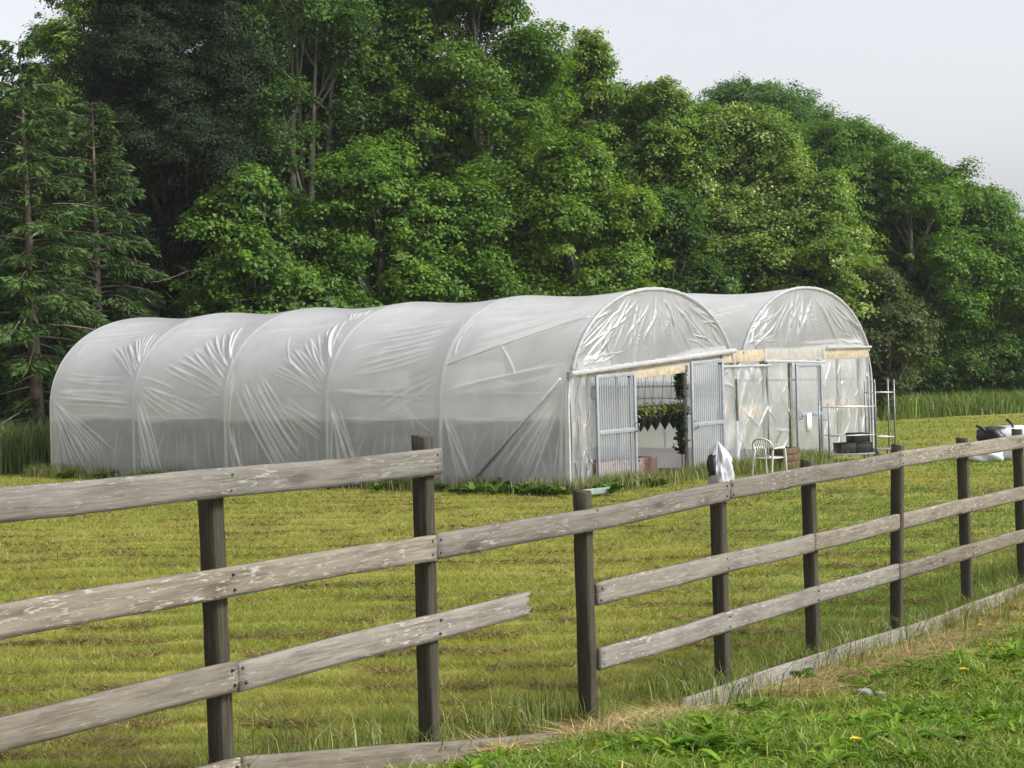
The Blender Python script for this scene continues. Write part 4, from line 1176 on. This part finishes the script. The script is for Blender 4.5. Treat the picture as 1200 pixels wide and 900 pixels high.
# plant trolleys of steel tube
def trolley(cx, cy, rz, L, Wd, hs, shelves, label):
    t = empty('plant_trolley', (cx, cy, 0), label, 'trolley', 'steel plant trolleys by the far tunnel', rz)
    cor = [(-L / 2, -Wd / 2), (L / 2, -Wd / 2), (L / 2, Wd / 2), (-L / 2, Wd / 2)]
    for (x, y), h in zip(cor, hs):
        mb = MB(); mb.tube([(x, y, .1), (x, y, h)], .018, 6)
        z = .2
        while z < h - .04:
            mb.tube([(x - .024, y, z), (x + .024, y, z)], .008, 4); z += .06
        mb.build('upright', M['steel'], t, True, world=False)
        mb = MB(); tt = np.linspace(0, 2 * np.pi, 14); mb.tube(np.stack([x + .055 * np.cos(tt), 0 * tt + y, .06 + .055 * np.sin(tt)], 1), .018, 6)
        mb.build('wheel', M['black'], t, True, world=False)
    mb = MB(); mb.box((0, 0, .14), np.eye(3), (L / 2, Wd / 2, .02)); mb.build('platform', M['steel'], t, bevel=.004, world=False)
    for z, sides in shelves:
        for s_ in sides:
            mb = MB(); mb.tube([(*cor[s_], z), (*cor[(s_ + 1) % 4], z)], .013, 6)
            mb.build('shelf_rail', M['galv'], t, True, world=False)
    return t


ga = .22
tA = np.array([7.22, 35.0, 0.0])
trolley(tA[0], tA[1], ga, 1.08, .5, (1.25, 1.66, 1.68, 1.3), ((.55, (0, 2)), (1.16, (0, 2)), (.9, (1, 3)), (1.45, (1,))), 'steel plant trolley with black trays in front of the far tunnel')
tB = np.array([8.33, 36.6, 0.0])
trolley(tB[0], tB[1], .15, .46, .36, (1.72, 1.7, 1.72, 1.7), ((.42, (0, 2)), (1.42, (0, 2))), 'empty narrow steel plant trolley at the right corner of the far tunnel')
e1 = np.array([math.cos(ga), math.sin(ga), 0]); e2 = np.array([-math.sin(ga), math.cos(ga), 0])
TRAYS = [(-.07, .0, .17, 'left black plant tray standing on the steel trolley'), (.30, .0, .17, 'right black plant tray of the lower two on the steel trolley'),
         (.24, .02, .375, 'black plant tray stacked on top of the lower two on the trolley')]
for lx, ly, lz, lab in TRAYS:
    P = tA + e1 * lx + e2 * ly
    t = empty('plant_tray', (P[0], P[1], lz), lab, 'tray', 'black trays on the steel trolley', ga)
    mb = MB(); l, w_, h = .17, .2, .19
    mb.box((0, 0, .01), np.eye(3), (l, w_, .01))
    for s_ in (-1, 1):
        mb.box((s_ * l, 0, h / 2 + .01), np.eye(3), (.008, w_ + .008, h / 2)); mb.box((0, s_ * w_, h / 2 + .01), np.eye(3), (l - .01, .008, h / 2 - .001))
    mb.build('tub', M['black'], t, bevel=.003, world=False)
    mb = MB()
    
    for s_ in (-1, 1):
        mb.box((0, s_ * (w_ + .006), h + .016), np.eye(3), (l + .02, .014, .008)); mb.box((s_ * (l + .006), 0, h + .017), np.eye(3), (.014, w_ - .01, .007))
    mb.build('rim', M['black'], t, world=False)

# white sack bundle on the field at the right
sp = at(1172, 530, 34); sz = float(ground(sp[0], sp[1]))
bs = empty('sack_bundle', (sp[0], sp[1], sz), 'bundle of crumpled white sacks with a black cover and straps lying on the field', 'sacks')


def blob(c, rad, seed, n=26, m=16, amp=.22, flat=True):
    r = np.random.default_rng(seed); th = np.linspace(0, 2 * np.pi, n); ph = np.linspace(-np.pi / 2, np.pi / 2, m)
    Th, Ph = np.meshgrid(th, ph, indexing='ij'); k = r.integers(2, 5, 4); p = r.uniform(0, 6, 4)
    f = 1 + amp * (np.sin(k[0] * Th + p[0]) * np.cos(2 * Ph) * .5 + .5 * np.sin(k[1] * Th + 3 * Ph + p[1]) + .3 * np.sin(2 * k[2] * Th - 5 * Ph + p[2])) * np.cos(Ph)
    cp_ = np.sign(np.cos(Ph)) * np.abs(np.cos(Ph)) ** .7; sp_ = np.sign(np.sin(Ph)) * np.abs(np.sin(Ph)) ** .8
    G = np.stack([c[0] + rad[0] * f * np.cos(Th) * cp_, c[1] + rad[1] * f * np.sin(Th) * cp_, c[2] + rad[2] * f * sp_], -1)
    return G


mb = MB(); mb.grid(blob((.22, 0, .36), (.5, .36, .36), 3)); mb.build('sack', M['sack'], bs, True, world=False)
mb = MB(); mb.grid(blob((-.3, -.15, .1), (.36, .3, .13), 4)); mb.build('sack', M['sack'], bs, True, world=False)
mb = MB(); mb.grid(blob((-.1, -.02, .52), (.34, .37, .2), 5)); mb.build('black_cover', M['black'], bs, True, world=False)
mb = MB(); mb.grid(blob((.42, -.1, .45), (.24, .3, .14), 6)); mb.build('black_cover', M['black'], bs, True, world=False)
mb = MB(); mb.tube([(.2, -.3, .5), (.22, -.18, .75), (.14, -.05, .86)], .03, 6); mb.build('strap', M['black'], bs, True, world=False)
mb = MB(); mb.tube([(-.3, -.2, .58), (-.42, -.15, .7), (-.52, -.1, .74)], .03, 6); mb.build('strap', M['black'], bs, True, world=False)
mb = MB(); mb.tube([(-.25, -.3, .55), (-.18, -.36, .36), (-.1, -.38, .2)], .025, 6); mb.build('strap', M['black'], bs, True, world=False)
# pale green plank in the weeds
p0 = tw(-.9, -.95, 0); p1 = tw(-.95, -.05, 0)
o = MB().bar((p0[0], p0[1], .10), (p1[0], p1[1], .09), .10, .03, Z3).build('plank', M['green_plank'], None, bevel=.004)
tag(o, 'pale green plank lying in the weeds at the near corner of the near tunnel', 'plank')


# docks and nettles against the wall
def rosette(rng, c, n, L, wd, rise, c1, c2, droop=.5):
    V = []; F = []; K = []
    for k in range(n):
        an = rng.uniform(0, 6.28); l = L * rng.uniform(.5, 1.15); r_ = rise * rng.uniform(.5, 1.3); d = np.array([math.cos(an), math.sin(an), 0]); s = np.array([-d[1], d[0], 0])
        t = np.linspace(0, 1, 6); wv = wd * l / L * np.sin(np.pi * (t * .88 + .08)) ** .8
        ctr = c + d * (l * t)[:, None] * .8 + Z3 * (r_ * l * (t - droop * t ** 2.2))[:, None]
        lf = ctr - s * wv[:, None] / 2 + Z3 * (wv * .3)[:, None]; rt = ctr + s * wv[:, None] / 2 + Z3 * (wv * .3)[:, None]
        b = len(V) * 18; V.append(np.stack([lf, ctr, rt], 1).reshape(-1, 3))
        for i in range(5):
            F += [(b + i * 3, b + i * 3 + 1, b + i * 3 + 4, b + i * 3 + 3), (b + i * 3 + 1, b + i * 3 + 2, b + i * 3 + 5, b + i * 3 + 4)]
        tt = rng.uniform(); K.append(np.tile(np.asarray(c1) * (1 - tt) + np.asarray(c2) * tt, (18, 1)))
    return np.concatenate(V), np.array(F), np.concatenate(K)


rg = np.random.default_rng(5)
VV = []; FF = []; KK = []; nb = 0
for k in range(90):
    a_ = rg.choice([rg.uniform(-.3, 5.2), rg.uniform(-.3, 2.0), rg.uniform(5, 13)]); b_ = -.25 - abs(rg.normal(0, .3))
    if k > 70: a_ = -.4 - abs(rg.normal(0, .3)); b_ = rg.uniform(-.3, 2.2)
    c = tw(a_, b_, .02)
    V, F, K = rosette(rg, c, 16, rg.uniform(.14, .36), .09, .9, (.04, .085, .015), (.12, .19, .04))
    VV.append(V); FF.append(F + nb); KK.append(K); nb += len(V)
o = mesh_np('weeds', np.concatenate(VV), np.concatenate(FF), None, M['weed'], None, True, np.concatenate(KK))
tag(o, 'broad leaved weeds growing along the foot of the near tunnel', 'weeds', kind='stuff')

# broad weeds and dandelions in the foreground
VV = []; FF = []; KK = []; nb = 0
for k in range(5600):
    D = 5.6 + 8 * rg.uniform() ** 1.3; x = rg.uniform(-.3, .33 * D + 2.6)
    if fence_side(x, D) < .3: continue
    if vnoise(np.array([x * 1.3]), np.array([D * 1.3]), 91)[0] < .36: continue
    s = rg.uniform(.025, .085) * (1 + 1.0 * (rg.uniform() < .10))
    V, F, K = rosette(rg, np.array([x, D, float(ground(x, D)) + .01]), int(rg.integers(7, 15)), s, s * .27, .8, (.045, .115, .008), (.165, .265, .022))
    VV.append(V); FF.append(F + nb); KK.append(K); nb += len(V)
o = mesh_np('clover_and_weeds', np.concatenate(VV), np.concatenate(FF), None, M['weed'], None, True, np.concatenate(KK))
tag(o, 'low broad leaved weeds mixed into the path side grass', 'weeds', kind='stuff')


def ground_at(px, py):
    D = 8.0
    for _ in range(40):
        P = at(px, py, D); dz = P[2] - float(ground(P[0], P[1])); D += dz * D / 3.0
    return at(px, py, D)


for px, py, s, lab in ((1110, 878, .2, 'large dandelion leaf rosette near the bottom right corner of the grass'), (818, 885, .2, 'leafy dock clump at the bottom edge below the break in the fence'),
                       (938, 800, .18, 'leafy weed clump in the grass just below the long ground board'), (880, 838, .15, 'small weed clump in the straw by the fence corner')):
    P = ground_at(px, py); r_ = empty('weed_clump', (P[0], P[1], P[2]), lab, 'weed', 'weed clumps in the foreground')
    V, F, K = rosette(rg, np.array([0, 0, 0.01]), 34, s * .9, s * .3, .75, (.04, .11, .01), (.11, .20, .02))
    mesh_np('leaves', V, F, None, M['weed'], r_, True, K, world=False)
DAND = [(1022, 737, 'dandelion flower against the long ground board below the third far post'), (1069, 747, 'dandelion flower in the grass just right of the straw patch'), (1150, 741, 'dandelion flower farthest right in the grass'),
        (1130, 796, 'dandelion flower alone in the middle of the right foreground grass'), (1005, 768, 'dandelion flower in dry straw below the ground board'), (1004, 886, 'largest and nearest dandelion flower at the bottom edge')]
for px, py, lab in DAND:
    P = ground_at(px, py + 6)
    d = empty('dandelion', (P[0], P[1], P[2]), lab, 'flower', 'dandelions in the foreground grass')
    mb = MB(); mb.tube([(0, 0, 0), (.005, 0, .06), (0, .004, .1)], .0035, 5); mb.build('stem', M['stem'], d, True, world=False)
    V = []; F = []
    for k in range(60):
        an = k * 2.4; l = .008 + .02 * (k / 60); e = .9 - .75 * k / 60
        dd = np.array([math.cos(an) * math.cos(e), math.sin(an) * math.cos(e), math.sin(e)]); s_ = np.array([-math.sin(an), math.cos(an), 0]) * .004
        b = len(V); V += [np.array([0, 0, .1]) - s_ * .5, np.array([0, 0, .1]) + s_ * .5, np.array([0, 0, .1]) + dd * l * 1.2 + s_, np.array([0, 0, .1]) + dd * l * 1.2 - s_]; F.append((b, b + 1, b + 2, b + 3))
    mesh_np('flower_head', V, F, None, M['petal'], d, world=False)
P = ground_at(1012, 814)
for k, (dx, dy, rr_, lab) in enumerate(((0, 0, .06, 'larger grey stone in the foreground grass'), (.1, -.05, .04, 'smaller grey stone beside the larger one in the grass'))):
    o = MB().grid(blob((0, 0, .01), (rr_, rr_ * .75, rr_ * .5), 20 + k, 20, 12, .25)).build('stone', M['stone'], None, True)
    o.location = (P[0] + dx, P[1] + dy, P[2]); tag(o, lab, 'stone', 'stones in the foreground grass')

# ------------------------------------------------------------------ fence
def D_of(px):
    return 6.15 / (.7 - (px - 600) / FPX)


def fpt(px, off=0.0):
    t = (px - 600) / FPX
    p = fence_xy((6.15 - .819 * off - .573 * off * t) / (.7 - t)) + FN * off
    return np.array([p[0], p[1]])


c0 = fpt(690)
FE = empty('wooden_fence', (c0[0], c0[1], float(ground(*c0))), 'weathered grey post and rail fence with flaking paint and a gap in its rails', 'fence')
rf = random.Random(8)
FANG = math.atan2(FD[1], FD[0])
PHX = [(-60, 1.70), (250, 1.70), (493, 1.865), (680, 1.475), (839, 1.46), (946, 1.46), (1044, 1.49), (1128, 1.46), (1194, 1.465), (1252, 1.46)]
for px, zt in PHX:
    p = fpt(px); zg = float(ground(p[0], p[1])) - .15
    hx, hy, n = .035, .046, 14
    zz = np.linspace(zg, zt, n); rings = []
    for i, z in enumerate(zz):
        j = [rf.gauss(0, .0012) for _ in range(8)]
        b = .006
        loop = [(-hx + b, -hy), (hx - b, -hy), (hx, -hy + b), (hx, hy - b), (hx - b, hy), (-hx + b, hy), (-hx, hy - b), (-hx, -hy + b)]
        tz = z + (0 if i < n - 1 else 0)
        rings.append([(x + j[k], y + j[(k + 3) % 8], tz + (rf.gauss(0, .004) + .12 * y if i == n - 1 else 0)) for k, (x, y) in enumerate(loop)])
    R_ = np.array(rings); V = R_.reshape(-1, 3); Q = []; T = []
    for i in range(n - 1):
        for k in range(8): Q.append((i * 8 + k, i * 8 + (k + 1) % 8, i * 8 + 8 + (k + 1) % 8, i * 8 + 8 + k))
    V = np.concatenate([V, [R_[-1].mean(0)]]); cI = len(V) - 1
    for k in range(8): T.append(((n - 1) * 8 + k, (n - 1) * 8 + (k + 1) % 8, cI))
    o = mesh_np('post', V, Q, T, M['post'], FE, world=False)
    o.location = (p[0] - FE.location.x, p[1] - FE.location.y, -FE.location.z)
    o.rotation_euler = (rf.gauss(0, .012), rf.gauss(0, .012), FANG + rf.gauss(0, .03))


def rail(pxa, za, pxb, zb, off=.072, hgt=.128, th=.036, broken=False, label=None, name='rail', bow=0.0):
    a = fpt(pxa, off); b = fpt(pxb, off)
    A_ = np.array([a[0], a[1], za]); B_ = np.array([b[0], b[1], zb]); L = np.linalg.norm(B_ - A_)
    n = max(8, int(L / .06)); m = 7
    ts = np.linspace(0, L, n); ys = np.linspace(-hgt / 2, hgt / 2, m); b_ = .005
    rings = []
    ph = rf.uniform(0, 6)
    for i, x in enumerate(ts):
        wob = .004 * math.sin(x * 1.3 + ph) + .0025 * math.sin(x * 4.1 + ph * 2); wy = .004 * math.sin(x * 1.1 + ph + 1)
        k_ = 1 + .02 * math.sin(x * 2.3 + ph)
        loop = []
        prof = [(-th / 2, y) for y in ys] + [(th / 2, y) for y in ys[::-1]]
        for q, (yy, zz) in enumerate(prof):
            if abs(zz) > hgt / 2 - 1e-6: yy *= .75
            xx = x
            if broken and i >= n - 2:
                fz = (zz / hgt + .5) * 6; jag = [.0, -.045, -.01, -.075, -.03, -.055, -.005][int(round(fz))]
                xx = x + jag * (1 if i == n - 1 else .6) + (.02 if yy > 0 else 0)
            elif i in (0, n - 1): xx = x + rf.gauss(0, .0025)
            loop.append((xx, yy + wy + rf.gauss(0, .0006), zz * k_ + wob + bow * math.sin(math.pi * x / L) + rf.gauss(0, .0008)))
        rings.append(loop)
    R_ = np.array(rings); K = 2 * m; V = R_.reshape(-1, 3); Q = []
    for i in range(n - 1):
        for k in range(K): Q.append((i * K + k, i * K + K + k, i * K + K + (k + 1) % K, i * K + (k + 1) % K))
    for e in (0, n - 1):
        for k in range(m - 1):
            f = (e * K + k, e * K + k + 1, e * K + K - 2 - k, e * K + K - 1 - k)
            Q.append(f if e == 0 else f[::-1])
    o = mesh_np(name, V, Q, None, M['rail'], FE, world=False)
    o.location = A_ - np.array(FE.location)
    d = (B_ - A_) / L
    o.rotation_euler = (rf.gauss(0, .015), -math.asin(d[2]), math.atan2(d[1], d[0]))
    if label: o['label'] = label
    # nail heads where the rail crosses posts (sub-part)
    mb = MB(); cnt = 0
    for px, _ in PHX:
        if pxa - 22 <= px <= pxb + 14:
            p = fpt(px); x = (np.array([p[0], p[1]]) - A_[:2]).dot(d[:2]) / (d[:2].dot(d[:2]))
            x = min(max(x, .03), L - .03)
            for dz in (-.032, .034):
                xx = x + rf.uniform(-.012, .012)
                mb.tube([(xx, -th / 2 + .004, dz), (xx, -th / 2 - .005, dz)], .0065, 7); cnt += 1
    if cnt:
        q = mb.build('nail', M['nail'], None, world=False); q.parent = o
    return o


rail(-90, 1.735, 512, 1.738, label='highest rail, running only to the tall post')
rail(-90, 1.31, 503.5, 1.312)
rail(505, 1.312, 849.5, 1.352, bow=-.012)
rail(851, 1.352, 1050, 1.372)
rail(1051.5, 1.372, 1270, 1.35)
rail(-90, .905, 267, .905)
rail(268.5, .905, 616, .915, broken=True, label='short rail broken off in a splintered end')
rail(693, .868, 947, .868, off=.04)
rail(948.5, .868, 1270, .842, off=.045)
rail(693, .495, 1046, .462, off=.04)
rail(1047.5, .462, 1270, .405, off=.045)
rail(-90, .52, 268, .49, name='ground_board')
rail(269.5, .49, 642, .115, name='ground_board')
rail(790, .055, 1052, -.035, off=.10, name='ground_board', hgt=.13)
rail(1053.5, -.035, 1280, -.10, off=.10, name='ground_board', hgt=.12)

# bag pulled over a fence post
p = fpt(839, 0.0)
bg_ = empty('plastic_bag', (p[0], p[1], 1.455), 'crumpled white plastic bag with a dark patch pulled over the top of a fence post', 'bag')
rgb = np.random.default_rng(12)
n, m = 48, 30
th = np.linspace(0, 2 * np.pi, n); v_ = np.linspace(0, 1, m)
Th, Vv = np.meshgrid(th, v_, indexing='ij')
prof = np.interp(Vv, [0, .12, .35, .6, .8, .93, 1], [.075, .082, .088, .078, .055, .026, .004])
cre = .16 * np.sin(3 * Th + 5 * Vv) + .12 * np.sin(7 * Th - 4 * Vv + 1) + .08 * np.sin(13 * Th + 9 * Vv) + .06 * np.sin(19 * Th - 15 * Vv)
rad = .88 * prof * (1 + cre)
z = -.09 + .31 * Vv - .05 * np.maximum(0, np.sin(Th - .6)) * (1 - Vv) + .012 * np.sin(9 * Th) * (1 - Vv)
off = np.stack([.02 * (1 - Vv), 0 * Vv, 0 * Vv], -1)
G = np.stack([np.cos(Th) * rad, np.sin(Th) * rad, z], -1) + off
MB().grid(G).build('bag_skin', M['bag'], bg_, True, world=False)
sel = G[22:33, 9:22].copy(); cc = np.array([.01, 0, 0]); dv = sel - cc; dv[..., 2] = 0; dv /= np.linalg.norm(dv, axis=-1, keepdims=True)
# ragged dark patch sitting just off the skin
mb = MB(); mb.grid(sel + dv * .004); mb.build('dark_patch', M['black'], bg_, True, world=False)
